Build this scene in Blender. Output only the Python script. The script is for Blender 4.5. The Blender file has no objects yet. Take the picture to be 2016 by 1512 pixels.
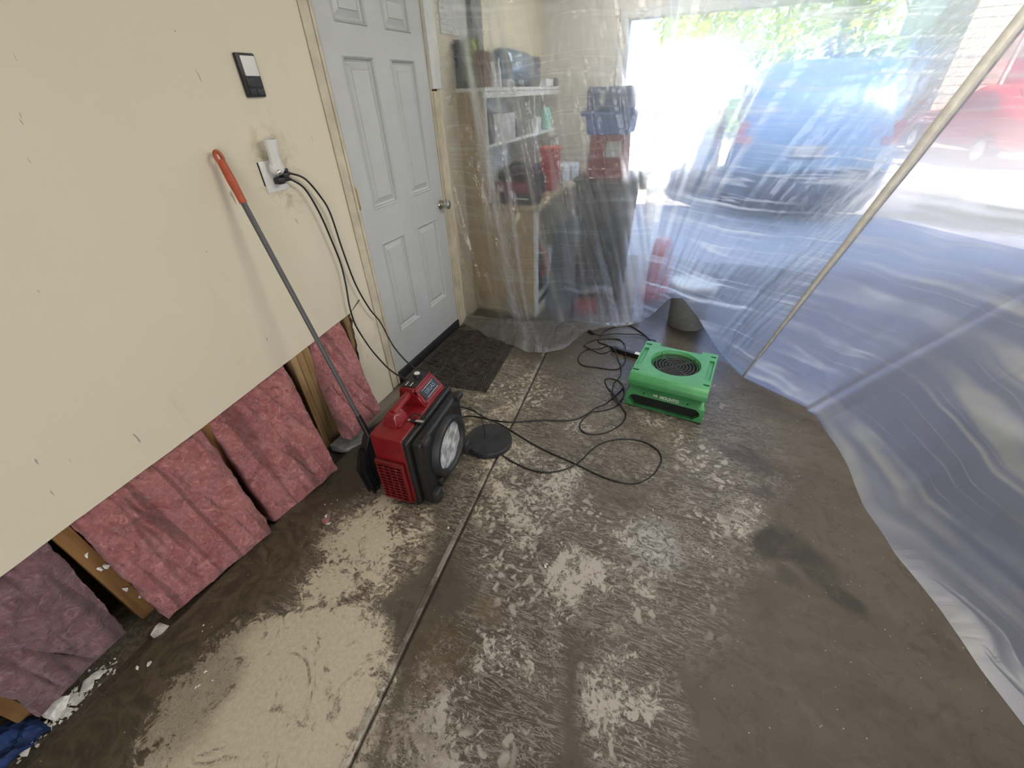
import bpy, bmesh, math, random
from mathutils import Vector, Matrix, noise
random.seed(7)
sc = bpy.context.scene
COL = sc.collection

# ------------------------------------------------------------------ camera, world, lights, exposure
cam_d = bpy.data.cameras.new('camera'); cam = bpy.data.objects.new('camera', cam_d); COL.objects.link(cam)
_r = Vector((0.92403371, 0.3807082, -0.03497095)); _u = Vector((-0.19354182, 0.54470852, 0.81598664)); _w = Vector((-0.32970178, 0.74723082, -0.57701199))
cam.matrix_world = Matrix(((_r.x, _u.x, -_w.x, 0), (_r.y, _u.y, -_w.y, 0), (_r.z, _u.z, -_w.z, 1.55), (0, 0, 0, 1)))
cam_d.sensor_width = 36; cam_d.lens = 810.84 / 2016 * 36; cam_d.clip_start = 0.02; cam_d.clip_end = 300
sc.camera = cam
sc.view_settings.view_transform = 'Standard'; sc.view_settings.look = 'None'
sc.view_settings.gamma = 1; sc.view_settings.use_curve_mapping = False
sc.view_settings.exposure = 0.30
sc.cycles.use_denoising = True
sc.cycles.transparent_max_bounces = 12
sc.cycles.max_bounces = 6
sc.cycles.diffuse_bounces = 3
sc.cycles.glossy_bounces = 3
sc.cycles.transmission_bounces = 5
sc.cycles.caustics_reflective = False
sc.cycles.use_adaptive_sampling = True
sc.cycles.adaptive_threshold = 0.12
sc.cycles.adaptive_min_samples = 16
sc.cycles.sample_clamp_indirect = 6

world = bpy.data.worlds.new('sky'); sc.world = world; world.use_nodes = True
wn = world.node_tree.nodes; wl = world.node_tree.links
bg = wn['Background']; bg.inputs['Strength'].default_value = 2.9
tc = wn.new('ShaderNodeTexCoord'); sp = wn.new('ShaderNodeSeparateXYZ'); cr = wn.new('ShaderNodeValToRGB')
wl.new(tc.outputs['Generated'], sp.inputs[0]); wl.new(sp.outputs['Z'], cr.inputs[0])
cr.color_ramp.elements[0].position = 0.0; cr.color_ramp.elements[0].color = (0.55, 0.71, 1.0, 1)
cr.color_ramp.elements[1].position = 0.6; cr.color_ramp.elements[1].color = (0.25, 0.45, 0.95, 1)
wl.new(cr.outputs[0], bg.inputs['Color'])

sun_d = bpy.data.lights.new('sun', 'SUN'); sun = bpy.data.objects.new('sun', sun_d); COL.objects.link(sun)
sun_d.energy = 21; sun_d.angle = 0.01; sun_d.color = (1.0, 0.93, 0.8)
sun.rotation_euler = Vector((-0.45, 0.62, -0.64)).to_track_quat('-Z', 'Y').to_euler()

def area(name, loc, target, sx, sy, energy, color):
    d = bpy.data.lights.new(name, 'AREA'); d.shape = 'RECTANGLE'; d.size = sx; d.size_y = sy
    d.energy = energy; d.color = color
    o = bpy.data.objects.new(name, d); COL.objects.link(o); o.location = loc
    o.rotation_euler = (Vector(target) - Vector(loc)).to_track_quat('-Z', 'Y').to_euler()
    return o
area('overhead_fill', (0.85, 1.75, 2.54), (0.1, 1.75, 0), 1.3, 1.6, 58, (1.0, 0.94, 0.83))  # added overhead fill, no ceiling fixture stands here
area('far_bay_fill', (-0.3, 4.0, 2.54), (-0.3, 4.0, 0), 1.4, 0.8, 17, (1.0, 0.97, 0.90))  # added fill to brighten the far bay and back of the film
area('rear_fill', (1.3, -2.3, 1.0), (-1.6, .9, 0.35), 1.8, 1.7, 56, (0.96, 0.97, 1.0))  # added fill aimed at the lower left wall, no doorway behind it

# ------------------------------------------------------------------ helpers
def tag(o, label=None, cat=None, group=None, kind=None):
    if label: o['label'] = label
    if cat: o['category'] = cat
    if group: o['group'] = group
    if kind: o['kind'] = kind
    return o
def empty(name, loc, rz=0, label=None, cat=None, group=None):
    o = bpy.data.objects.new(name, None); COL.objects.link(o); o.location = loc; o.rotation_euler = (0, 0, rz)
    o.empty_display_size = 0.05
    return tag(o, label, cat, group)
def build(name, bm, mat, parent=None, smooth=False, loc=None, rot=None, sharp=35):
    me = bpy.data.meshes.new(name)
    bmesh.ops.recalc_face_normals(bm, faces=bm.faces)
    bm.to_mesh(me); bm.free()
    mats = mat if isinstance(mat, (list, tuple)) else [mat]
    for m in mats: me.materials.append(m)
    if smooth:
        for p in me.polygons: p.use_smooth = True
        try: me.set_sharp_from_angle(angle=math.radians(sharp))
        except Exception: pass
    o = bpy.data.objects.new(name, me); COL.objects.link(o)
    if loc is not None: o.location = loc
    if rot is not None: o.rotation_euler = rot
    if parent is not None: o.parent = parent
    return o
def NB(): return bmesh.new()
def box(bm, x0, x1, y0, y1, z0, z1, bev=0.0, seg=2, mi=0, M=None):
    vs = [bm.verts.new((x, y, z)) for x in (x0, x1) for y in (y0, y1) for z in (z0, z1)]
    idx = [(0, 1, 3, 2), (4, 6, 7, 5), (0, 4, 5, 1), (2, 3, 7, 6), (0, 2, 6, 4), (1, 5, 7, 3)]
    fs = [bm.faces.new([vs[i] for i in f]) for f in idx]
    for f in fs: f.material_index = mi
    if M is not None: bmesh.ops.transform(bm, matrix=M, verts=vs)
    if bev > 0:
        es = list({e for f in fs for e in f.edges})
        bmesh.ops.recalc_face_normals(bm, faces=fs)
        bmesh.ops.bevel(bm, geom=es, offset=bev, segments=seg, affect='EDGES', profile=0.5)
    return vs
def catmull(pts, n=8):
    P = [Vector(p) for p in pts]; out = []
    for i in range(len(P) - 1):
        p0 = P[max(i - 1, 0)]; p1 = P[i]; p2 = P[i + 1]; p3 = P[min(i + 2, len(P) - 1)]
        for k in range(n):
            t = k / n
            out.append(0.5 * ((2 * p1) + (p2 - p0) * t + (2 * p0 - 5 * p1 + 4 * p2 - p3) * t * t + (3 * p1 - p0 - 3 * p2 + p3) * t ** 3))
    out.append(P[-1]); return out
def tube(bm, pts, r, n=8, cap=True, mi=0):
    pts = [Vector(p) for p in pts]; rings = []
    rr = r if isinstance(r, (list, tuple)) else [r] * len(pts)
    prev = None
    for i, p in enumerate(pts):
        d = (pts[min(i + 1, len(pts) - 1)] - pts[max(i - 1, 0)])
        if d.length < 1e-9: d = Vector((0, 0, 1))
        d.normalize()
        if prev is None:
            a = d.cross(Vector((0, 0, 1)))
            if a.length < 1e-3: a = d.cross(Vector((1, 0, 0)))
        else: a = prev - d * prev.dot(d)
        a.normalize(); prev = a; b = d.cross(a)
        rings.append([bm.verts.new(p + (a * math.cos(2 * math.pi * k / n) + b * math.sin(2 * math.pi * k / n)) * rr[i]) for k in range(n)])
    for i in range(len(rings) - 1):
        for k in range(n):
            f = bm.faces.new((rings[i][k], rings[i][(k + 1) % n], rings[i + 1][(k + 1) % n], rings[i + 1][k])); f.material_index = mi
    if cap:
        bm.faces.new(rings[0][::-1]).material_index = mi; bm.faces.new(rings[-1]).material_index = mi
def lathe(bm, prof, n=32, M=None, cap0=True, cap1=True, mi=0):
    rings = []
    for r, z in prof:
        rings.append([bm.verts.new((r * math.cos(2 * math.pi * k / n), r * math.sin(2 * math.pi * k / n), z)) for k in range(n)])
    for i in range(len(rings) - 1):
        for k in range(n):
            bm.faces.new((rings[i][k], rings[i][(k + 1) % n], rings[i + 1][(k + 1) % n], rings[i + 1][k])).material_index = mi
    if cap0: bm.faces.new(rings[0][::-1]).material_index = mi
    if cap1: bm.faces.new(rings[-1]).material_index = mi
    if M is not None: bmesh.ops.transform(bm, matrix=M, verts=[v for r_ in rings for v in r_])
def extrude_poly(bm, pts2, axis, a0, a1, bev=0.0, mi=0):
    """pts2 outline in the two other axes, extruded along axis."""
    def mk(p, a):
        if axis == 'x': return (a, p[0], p[1])
        if axis == 'y': return (p[0], a, p[1])
        return (p[0], p[1], a)
    A = [bm.verts.new(mk(p, a0)) for p in pts2]; B = [bm.verts.new(mk(p, a1)) for p in pts2]
    fs = [bm.faces.new(A), bm.faces.new(B[::-1])]
    n = len(A)
    for i in range(n): fs.append(bm.faces.new((A[i], B[i], B[(i + 1) % n], A[(i + 1) % n])))
    for f in fs: f.material_index = mi
    if bev:
        bmesh.ops.recalc_face_normals(bm, faces=fs)
        bmesh.ops.bevel(bm, geom=list({e for f in fs for e in f.edges}), offset=bev, segments=2, affect='EDGES', profile=0.5)
def hull(bm, pts, mi=0):
    vs = [bm.verts.new(p) for p in pts]
    r = bmesh.ops.convex_hull(bm, input=vs)
    bmesh.ops.delete(bm, geom=list({g for g in r['geom_unused'] + r['geom_interior'] if isinstance(g, bmesh.types.BMVert)}), context='VERTS')
def cut(o, cbm):
    me = bpy.data.meshes.new('cutter'); bmesh.ops.recalc_face_normals(cbm, faces=cbm.faces); cbm.to_mesh(me); cbm.free()
    c = bpy.data.objects.new('cutter', me); COL.objects.link(c); c.parent = o.parent
    m = o.modifiers.new('b', 'BOOLEAN'); m.operation = 'DIFFERENCE'; m.object = c; m.solver = 'EXACT'
    dg = bpy.context.evaluated_depsgraph_get(); dg.update()
    nm = bpy.data.meshes.new_from_object(o.evaluated_get(dg)); o.modifiers.clear(); o.data = nm
    bpy.data.objects.remove(c)
def text(s, size, mat, parent, M, depth=0.0006, name='lettering', bold=0.0):
    cu = bpy.data.curves.new(name, 'FONT'); cu.body = s; cu.size = size; cu.extrude = depth; cu.offset = bold
    cu.align_x = 'CENTER'; cu.align_y = 'CENTER'
    t = bpy.data.objects.new('t', cu); COL.objects.link(t)
    dg = bpy.context.evaluated_depsgraph_get(); dg.update()
    me = bpy.data.meshes.new_from_object(t.evaluated_get(dg)); bpy.data.objects.remove(t)
    me.materials.clear(); me.materials.append(mat)
    o = bpy.data.objects.new(name, me); COL.objects.link(o); o.parent = parent; o.matrix_local = M
    return o

class NT:
    def __init__(s, name):
        s.m = bpy.data.materials.new(name); s.m.use_nodes = True; s.t = s.m.node_tree; s.t.nodes.clear()
        s.out = s.t.nodes.new('ShaderNodeOutputMaterial')
        s.co = s.t.nodes.new('ShaderNodeTexCoord')
    def n(s, typ, props=None, **inp):
        nd = s.t.nodes.new('ShaderNode' + typ)
        for k, v in (props or {}).items(): setattr(nd, k, v)
        for k, v in inp.items():
            key = int(k[1:]) if k[0] == '_' else k.replace('_', ' ')
            s.set(nd.inputs[key], v)
        return nd
    def set(s, sock, v):
        if isinstance(v, bpy.types.NodeSocket): s.t.links.new(v, sock)
        elif isinstance(v, bpy.types.Node): s.t.links.new(v.outputs[0], sock)
        else:
            if sock.type == 'RGBA' and len(v) == 3: v = (*v, 1)
            sock.default_value = v
    def math(s, op, a, b=0.0, c=0.0, clamp=False):
        nd = s.n('Math', {'operation': op, 'use_clamp': clamp}, _0=a, _1=b)
        if op in ('MULTIPLY_ADD',): s.set(nd.inputs[2], c)
        return nd.outputs[0]
    def noise(s, vec, scale, detail=4, rough=.55, dist=0, col=False):
        nd = s.n('TexNoise', None, Vector=vec, Scale=scale, Detail=detail, Roughness=rough, Distortion=dist)
        return nd.outputs['Color' if col else 'Fac']
    def ramp(s, v, a, b, lo=0.0, hi=1.0, smooth=True):
        nd = s.n('MapRange', {'interpolation_type': 'SMOOTHSTEP' if smooth else 'LINEAR', 'clamp': True}, Value=v)
        nd.inputs['From Min'].default_value = a; nd.inputs['From Max'].default_value = b
        nd.inputs['To Min'].default_value = lo; nd.inputs['To Max'].default_value = hi
        return nd.outputs[0]
    def mix(s, f, a, b, mode='MIX'):
        nd = s.t.nodes.new('ShaderNodeMix'); nd.data_type = 'RGBA'; nd.blend_type = mode
        s.set(nd.inputs[0], f); s.set(nd.inputs[6], a); s.set(nd.inputs[7], b); return nd.outputs[2]
    def map(s, vec, loc=(0, 0, 0), scale=(1, 1, 1), rot=(0, 0, 0)):
        return s.n('Mapping', None, Vector=vec, Location=loc, Scale=scale, Rotation=rot).outputs[0]
    def vadd(s, a, b, op='ADD'):
        nd = s.n('VectorMath', {'operation': op}, _0=a, _1=b); return nd.outputs[0]
    def blob(s, vec, cx, cy, rx, ry, soft=0.5, rot=0.0):
        v = s.vadd(vec, (cx, cy, 0), 'SUBTRACT')
        v = s.map(v, rot=(0, 0, rot))
        v = s.vadd(v, (1 / rx, 1 / ry, 0), 'MULTIPLY')
        l = s.n('VectorMath', {'operation': 'LENGTH'}, _0=v).outputs['Value']
        return s.ramp(l, 1 + soft, 1 - soft)
    def bump(s, h, strength=.3, dist=.01):
        return s.n('Bump', None, Height=h, Strength=strength, Distance=dist).outputs[0]
    def pbr(s, col, rough=.5, metal=0, nrm=None, spec=.5, **kw):
        p = s.n('BsdfPrincipled', None, Base_Color=col, Roughness=rough, Metallic=metal)
        p.inputs['Specular IOR Level'].default_value = spec
        if nrm is not None: s.set(p.inputs['Normal'], nrm)
        for k, v in kw.items(): s.set(p.inputs[k.replace('_', ' ')], v)
        s.t.links.new(p.outputs[0], s.out.inputs[0]); return s.m

def plain(name, col, rough=.5, metal=0, var=.12, scale=30, bump=.05, spec=.5, **kw):
    t = NT(name); o = t.co.outputs['Object']
    nz = t.noise(o, scale, 4)
    c = t.mix(t.ramp(nz, .3, .7), tuple(x * (1 - var) for x in col), tuple(min(1, x * (1 + var)) for x in col))
    return t.pbr(c, rough, metal, t.bump(nz, bump, .003), spec, **kw)

# ---- materials
def mat_wall():
    t = NT('painted_drywall'); o = t.co.outputs['Object']
    n1 = t.noise(o, 1.3, 3); n2 = t.noise(o, 60, 4, .6); n3 = t.noise(t.map(o, scale=(1, 1, .35)), 5, 5, .6, 1.2)
    c = t.mix(n1, (.68, .61, .46), (.74, .68, .54))
    dirt = t.math('MULTIPLY', t.ramp(n3, .60, .80), .18)
    # grubby patch round the outlet and the control
    g = t.vadd(o, (0, 1.40, 1.33), 'SUBTRACT'); g = t.vadd(g, (0, 6.5, 4.4), 'MULTIPLY')
    g = t.ramp(t.n('VectorMath', {'operation': 'LENGTH'}, _0=g).outputs['Value'], 1.1, .2)
    sm = t.math('MULTIPLY', g, t.ramp(t.noise(o, 9, 5, .65, .8), .42, .68, 0, .85))
    c = t.mix(t.math('MAXIMUM', dirt, sm), c, (.33, .27, .17))
    sc_ = t.ramp(t.noise(t.map(o, rot=(0.9, 0, 0), scale=(1, 6, 1.2)), 7, 2, .5, .3), .745, .77)
    c = t.mix(t.math('MULTIPLY', sc_, .55), c, (.12, .11, .09))
    sp_ = t.ramp(t.n('TexVoronoi', {'feature': 'F1'}, Vector=o, Scale=6.5).outputs['Distance'], .028, .012)
    c = t.mix(t.math('MULTIPLY', sp_, .6), c, (.10, .085, .06))
    return t.pbr(c, .62, 0, t.bump(t.math('ADD', n2, t.math('MULTIPLY', n1, 2)), .12, .004), .3)

def mat_floor():
    t = NT('wet_dusty_concrete'); o = t.co.outputs['Object']
    wc = t.noise(o, 3.0, 3, .5, 0, True); wv = t.vadd(wc, (.5, .5, .5), 'SUBTRACT')
    wv = t.n('VectorMath', {'operation': 'SCALE'}, _0=wv, Scale=.30).outputs[0]
    p = t.vadd(o, wv)
    big = t.noise(o, 1.6, 4, .6, .6); mid = t.noise(o, 6, 5, .6, 1.5)
    sw = t.noise(o, 15, 5, .62, 3.5)         # swirls
    fine = t.noise(o, 70, 4, .65, .5)
    ridg = t.math('ABSOLUTE', t.math('SUBTRACT', t.noise(o, 19, 3, .5, 4.2), .5))
    line = t.ramp(ridg, .05, .0)
    stre = t.ramp(t.math('ABSOLUTE', t.math('SUBTRACT', t.noise(t.map(o, rot=(0, 0, .6), scale=(1, 5, 1)), 9, 4, .6, 1.8), .5)), .05, 0)
    base = t.mix(t.ramp(big, .3, .7), (.058, .045, .030), (.098, .080, .060))
    base = t.mix(t.ramp(mid, .45, .8, 0, .5), base, (.125, .105, .082))
    base = t.mix(t.ramp(t.noise(o, 11, 5, .7, 1.8), .50, .34, 0, .6), base, (.042, .032, .021))
    base = t.mix(t.ramp(sw, .60, .75, 0, .45), base, (.165, .145, .115))
    # --- dust film
    def mx(*a):
        r = a[0]
        for b in a[1:]: r = t.math('MAXIMUM', r, b)
        return r
    D = mx(t.blob(p, -.93, .12, .36, .34, .35), t.math('MULTIPLY', t.blob(p, -1.02, .70, .25, .32, .6), .8),
           t.math('MULTIPLY', t.blob(p, -.32, .40, .22, .34, .5), .62), t.math('MULTIPLY', t.blob(p, .10, .55, .14, .22, .6), .6),
           t.math('MULTIPLY', t.blob(p, -.15, .95, .5, .28, .7), .58), t.math('MULTIPLY', t.blob(p, -.50, 1.2, .35, .40, .7), .55),
           t.math('MULTIPLY', t.blob(p, .28, 1.45, .28, .45, .7), .45), t.math('MULTIPLY', t.blob(p, -.9, 1.8, .5, .5, .7), .38),
           t.math('MULTIPLY', t.blob(p, .0, 1.9, .8, .7, .7), .30))
    core = t.blob(p, -.93, .08, .27, .20, .45)
    vo = t.n('TexVoronoi', {'feature': 'SMOOTH_F1'}, Vector=t.vadd(o, t.n('VectorMath', {'operation': 'SCALE'}, _0=t.vadd(t.noise(o, 12, 2, .5, 0, True), (.5, .5, .5), 'SUBTRACT'), Scale=.10).outputs[0]), Scale=34).outputs['Distance']
    dots = t.math('MULTIPLY', t.ramp(vo, .40, .25), t.ramp(t.noise(o, 3.2, 2), .47, .56))
    sw2 = t.noise(o, 27, 4, .6, 2.6)
    det = t.math('ADD', t.math('ADD', t.math('MULTIPLY', sw, .62), t.math('MULTIPLY', sw2, .33)), t.math('MULTIPLY', mid, .30))
    dm = t.math('ADD', t.math('MULTIPLY', D, .42), det)
    patch = t.ramp(t.noise(o, 2.3, 4, .65, .8), .40, .62, -.16, .05)
    dm = t.math('ADD', dm, t.math('MULTIPLY', patch, t.ramp(D, .98, .6)))
    dust = t.ramp(dm, .81, .90)
    edge = t.math('MULTIPLY', t.ramp(D, .12, .35), t.ramp(D, .95, .6))
    dust = mx(dust, t.math('MULTIPLY', core, t.ramp(mid, .36, .50, .25, 1)), t.math('MULTIPLY', t.math('MULTIPLY', line, .85), t.math('MULTIPLY', t.ramp(D, .12, .45), t.ramp(patch, -.10, .03, .1, 1))), t.math('MULTIPLY', t.math('MULTIPLY', stre, .55), t.ramp(D, .08, .4)), t.math('MULTIPLY', t.math('MULTIPLY', dots, .8), t.ramp(D, .12, .4)))
    holes = t.math('MULTIPLY', t.ramp(t.noise(o, 5.2, 5, .7, 2.2), .56, .66), t.ramp(t.noise(t.map(o, loc=(4, 2, 0)), 40, 4, .7, 2), .35, .55))
    dust = t.math('MULTIPLY', dust, t.math('SUBTRACT', 1.0, t.math('MULTIPLY', holes, .75)))
    dcol = t.mix(t.ramp(fine, .3, .7), (.47, .41, .305), (.56, .495, .39))
    greyer = t.ramp(t.n('SeparateXYZ', None, _0=o).outputs[0], -.75, -.45)
    dcol = t.mix(greyer, dcol, (.42, .385, .335))
    # --- wet dark areas
    W = mx(t.blob(p, -1.36, .28, .20, .55, .35), t.math('MULTIPLY', t.blob(p, -1.22, .02, .14, .22, .4), .9))
    wet = t.math('MULTIPLY', W, t.ramp(dust, .2, .9, 1, .55))
    c = t.mix(dust, base, dcol)
    wc1 = t.mix(t.ramp(t.noise(o, 9, 4, .6, 2.5), .35, .65), (.050, .039, .023), (.105, .083, .052))
    c = t.mix(t.math('MULTIPLY', wet, .93), c, wc1)
    c = t.mix(t.math('MULTIPLY', t.math('MULTIPLY', W, t.ramp(ridg, .03, 0)), .5), c, (.035, .026, .015))
    # --- darker brown right side toward the film
    R_ = mx(t.blob(p, .92, 2.1, .35, .6, .5), t.math('MULTIPLY', t.blob(p, .85, .9, .5, .5, .6), .6))
    c = t.mix(t.math('MULTIPLY', R_, .40), c, t.mix(t.ramp(t.noise(t.map(o, scale=(1, 2.2, 1), rot=(0, 0, -.5)), 3.5, 5, .6, 1.0), .35, .65), (.062, .045, .028), (.118, .094, .068)))
    # --- stains
    st = mx(t.blob(p, .60, 1.33, .13, .085, .35), t.blob(p, .72, 1.20, .09, .045, .35, .9), t.math('MULTIPLY', t.blob(p, .60, 1.17, .035, .05, .5), .6))
    c = t.mix(t.math('MULTIPLY', t.math('MULTIPLY', st, t.ramp(mid, .25, .5, .5, 1)), .9), c, (.020, .017, .011))
    pu = mx(t.blob(p, .50, 1.78, .10, .065, .3), t.blob(p, .52, 1.60, .06, .045, .3))
    c = t.mix(t.math('MULTIPLY', pu, .65), c, (.045, .034, .032))
    br = mx(t.blob(p, -.52, .43, .07, .13, .6), t.math('MULTIPLY', t.blob(p, -.44, .22, .12, .08, .6), .6))
    c = t.mix(t.math('MULTIPLY', t.math('MULTIPLY', br, t.ramp(sw, .35, .6)), .85), c, (.075, .048, .020))
    ps = t.blob(p, -.42, .66, .06, .07, .5); c = t.mix(t.math('MULTIPLY', ps, .6), c, (.13, .10, .06))
    gr = t.blob(p, .10, 1.12, .10, .09, .5); c = t.mix(t.math('MULTIPLY', t.math('MULTIPLY', gr, t.ramp(sw, .4, .6)), .7), c, (.42, .42, .42))
    sp_ = t.n('TexVoronoi', {'feature': 'F1'}, Vector=o, Scale=26).outputs['Distance']
    c = t.mix(t.math('MULTIPLY', t.ramp(sp_, .06, .03), .8), c, (.55, .50, .42))
    # strip of raw footing next to the wall
    xs = t.n('SeparateXYZ', None, _0=o).outputs[0]; ysn = t.n('SeparateXYZ', None, _0=o).outputs[1]
    jd = t.math('SUBTRACT', xs, t.math('ADD', t.math('MULTIPLY', ysn, -.08415), -.5948))
    jw = t.math('MULTIPLY', t.math('MULTIPLY', t.ramp(t.math('ABSOLUTE', t.math('ADD', jd, .008)), .022, .012), t.ramp(t.noise(o, 8, 4, .7),   .42, .62, .03, .6)), t.ramp(t.math('ABSOLUTE', jd), .004, .007))
    c = t.mix(jw, c, (.33, .30, .26)); c = t.mix(t.math('MULTIPLY', t.ramp(t.math('ABSOLUTE', jd), .006, .003), .8), c, (.03, .024, .017))
    foot = t.ramp(xs, -1.485, -1.50)
    c = t.mix(t.math('MULTIPLY', foot, .9), c, t.mix(t.ramp(fine, .35, .65), (.085, .068, .045), (.18, .155, .12)))
    far = t.ramp(t.n('SeparateXYZ', None, _0=o).outputs[1], 1.25, 1.4)
    c = t.mix(t.math('MULTIPLY', t.math('MULTIPLY', foot, far), .7), c, (.24, .21, .17))
    shine = mx(t.blob(p, -.05, 2.6, .55, .55, .4), t.blob(p, .35, 1.9, .25, .5, .6))
    ro = t.math('SUBTRACT', t.math('SUBTRACT', t.ramp(dust, 0, 1, .60, .9), t.math('MULTIPLY', W, .16)), t.math('MULTIPLY', shine, .26))
    h = t.math('ADD', t.math('MULTIPLY', dust, .5), t.math('MULTIPLY', fine, .35))
    return t.pbr(c, ro, 0, t.bump(h, .35, .004), .45)

def mat_insul(name, a, b, dark):
    t = NT(name); o = t.co.outputs['Object']
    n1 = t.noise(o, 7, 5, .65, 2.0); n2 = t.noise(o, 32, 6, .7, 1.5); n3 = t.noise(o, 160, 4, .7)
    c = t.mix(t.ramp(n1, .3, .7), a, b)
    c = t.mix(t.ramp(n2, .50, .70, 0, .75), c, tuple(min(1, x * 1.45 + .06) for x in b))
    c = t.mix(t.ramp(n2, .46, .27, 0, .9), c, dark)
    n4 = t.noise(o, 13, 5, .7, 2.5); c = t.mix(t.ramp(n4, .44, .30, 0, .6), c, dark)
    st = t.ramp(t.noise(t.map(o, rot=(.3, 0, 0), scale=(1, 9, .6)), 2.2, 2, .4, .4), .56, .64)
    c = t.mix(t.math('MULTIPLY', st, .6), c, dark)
    h = t.math('ADD', t.math('MULTIPLY', n2, 1.0), t.math('MULTIPLY', n3, .5))
    return t.pbr(c, 1.0, 0, t.bump(h, .9, .02), .05, Sheen_Weight=.3)

def mat_wood(name, a, b, scale=1.0, axis=2, rough=.6, stain=0):
    t = NT(name); o = t.co.outputs['Object']
    s_ = [14, 14, 14]; s_[axis] = 1.2
    n1 = t.noise(t.map(o, scale=tuple(x * scale for x in s_)), 1.5, 5, .6, 1.2); n2 = t.noise(o, 4, 3)
    c = t.mix(t.ramp(n1, .3, .7), a, b)
    c = t.mix(t.math('MULTIPLY', t.ramp(n2, .45, .75), .4), c, tuple(x * .55 for x in a))
    return t.pbr(c, rough, 0, t.bump(n1, .2, .004), .3)

def mat_film(name, base, gain, line_gain, cloud, tint=(.76, .85, 1.0), seed=0.0, vert=0.0, cr=.35, blur=.45, freq=5.0, wamp=.25, lwid=.022, gr=.10, fmax=.5, lfl=.12):
    """clear polythene: mostly see-through, wrinkle reflections painted in as pale lines, glossy skin."""
    t = NT(name); uv = t.co.outputs['UV']
    uv2 = t.vadd(uv, (seed, seed * .7, 0))
    wv = t.noise(t.map(uv2, scale=(.55, .3, 1)), 1.2, 1, .5); wv2 = t.noise(t.map(uv2, scale=(1, .5, 1)), 3.0, 1, .5)
    warp = t.n('CombineXYZ', None, _0=0.0, _1=t.math('ADD', t.math('MULTIPLY', wv, wamp), t.math('MULTIPLY', wv2, .05))).outputs[0]
    q = t.vadd(uv2, warp)
    l1 = t.math('ABSOLUTE', t.math('SUBTRACT', t.noise(t.map(q, scale=(.04, 1, 1)), freq, 1.5, .5), .5))
    l2 = t.math('ABSOLUTE', t.math('SUBTRACT', t.noise(t.map(q, scale=(.03, 1, 1), loc=(0, 7, 0)), freq * 2.6, 1.5, .5), .5))
    lines = t.math('MAXIMUM', t.ramp(l1, lwid, 0), t.math('MULTIPLY', t.ramp(l2, .03, 0), .6))
    soft = t.ramp(t.noise(t.map(q, scale=(.05, 1, 1)), freq * .8, 3), .35, .75)
    lines = t.math('MULTIPLY', lines, t.ramp(t.noise(t.map(uv2, loc=(3, 1, 0), scale=(1, 2.5, 1)), 1.5, 3), .40, .62, lfl, 1))
    ck = t.n('Attribute', {'attribute_name': 'crinkle'}).outputs['Fac']
    rv = t.map(uv2, rot=(0, 0, vert))
    l3 = t.math('ABSOLUTE', t.math('SUBTRACT', t.noise(t.map(rv, scale=(9, 1.0, 1)), 1.5, 3, .55, .35), .5))
    l4 = t.math('ABSOLUTE', t.math('SUBTRACT', t.noise(t.map(rv, scale=(34, 4.5, 1)), 1.0, 3, .6, .6), .5))
    vl = t.math('MULTIPLY', t.math('MAXIMUM', t.ramp(l3, .03, 0), t.ramp(l4, .04, 0)), ck)
    at = t.n('Attribute', {'attribute_name': 'milk'}).outputs['Fac']
    op = t.math('ADD', base, t.math('MULTIPLY', soft, gain))
    op = t.math('ADD', op, t.math('MULTIPLY', lines, line_gain))
    op = t.math('ADD', op, t.math('MULTIPLY', vl, cr))
    op = t.math('ADD', op, t.math('MULTIPLY', at, cloud))
    lw = t.n('LayerWeight', None, Blend=.25).outputs['Facing']
    op = t.math('ADD', op, t.math('MULTIPLY', lw, .25), clamp=True)
    op = t.math('MINIMUM', op, .97)
    h = t.math('ADD', t.math('MULTIPLY', lines, .7), t.math('ADD', vl, t.math('MULTIPLY', t.noise(uv2, 11, 4, .6, 1.0), .5)))
    bp = t.bump(h, .55, .012)
    tr = t.n('BsdfTransparent', None, Color=(.97, .98, 1.0))
    wt = t.mix(t.math('MAXIMUM', lines, t.math('MULTIPLY', vl, .7)), tuple(x * .92 for x in tint), (.93, .96, 1.0))  # wrinkle glints painted as whiter lines in the film colour
    di = t.n('BsdfDiffuse', None, Color=wt); tl = t.n('BsdfTranslucent', None, Color=wt)
    m1 = t.n('MixShader', None, _0=.78, _1=di.outputs[0], _2=tl.outputs[0])
    rf = t.n('BsdfRefraction', {'distribution': 'GGX'}, Color=(1, 1, 1), Roughness=.42, IOR=1.22)
    m0 = t.n('MixShader', None, _0=blur, _1=tr.outputs[0], _2=rf.outputs[0])
    m2 = t.n('MixShader', None, _0=op, _1=m0.outputs[0], _2=m1.outputs[0])
    gl = t.n('BsdfGlossy', None, Color=(1, 1, 1), Roughness=gr, Normal=bp)
    fr = t.n('Fresnel', None, IOR=1.4, Normal=bp).outputs[0]
    m3 = t.n('MixShader', None, _0=t.math('MINIMUM', fr, fmax), _1=m2.outputs[0], _2=gl.outputs[0])
    t.t.links.new(m3.outputs[0], t.out.inputs[0]); return t.m

def mat_leaf(name, a, b):
    t = NT(name); o = t.co.outputs['Object']; n = t.noise(o, 3, 3)
    c = t.mix(n, a, b)
    d = t.n('BsdfDiffuse', None, Color=c); tl = t.n('BsdfTranslucent', None, Color=c)
    m = t.n('MixShader', None, _0=.4, _1=d.outputs[0], _2=tl.outputs[0])
    t.t.links.new(m.outputs[0], t.out.inputs[0]); return t.m

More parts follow.
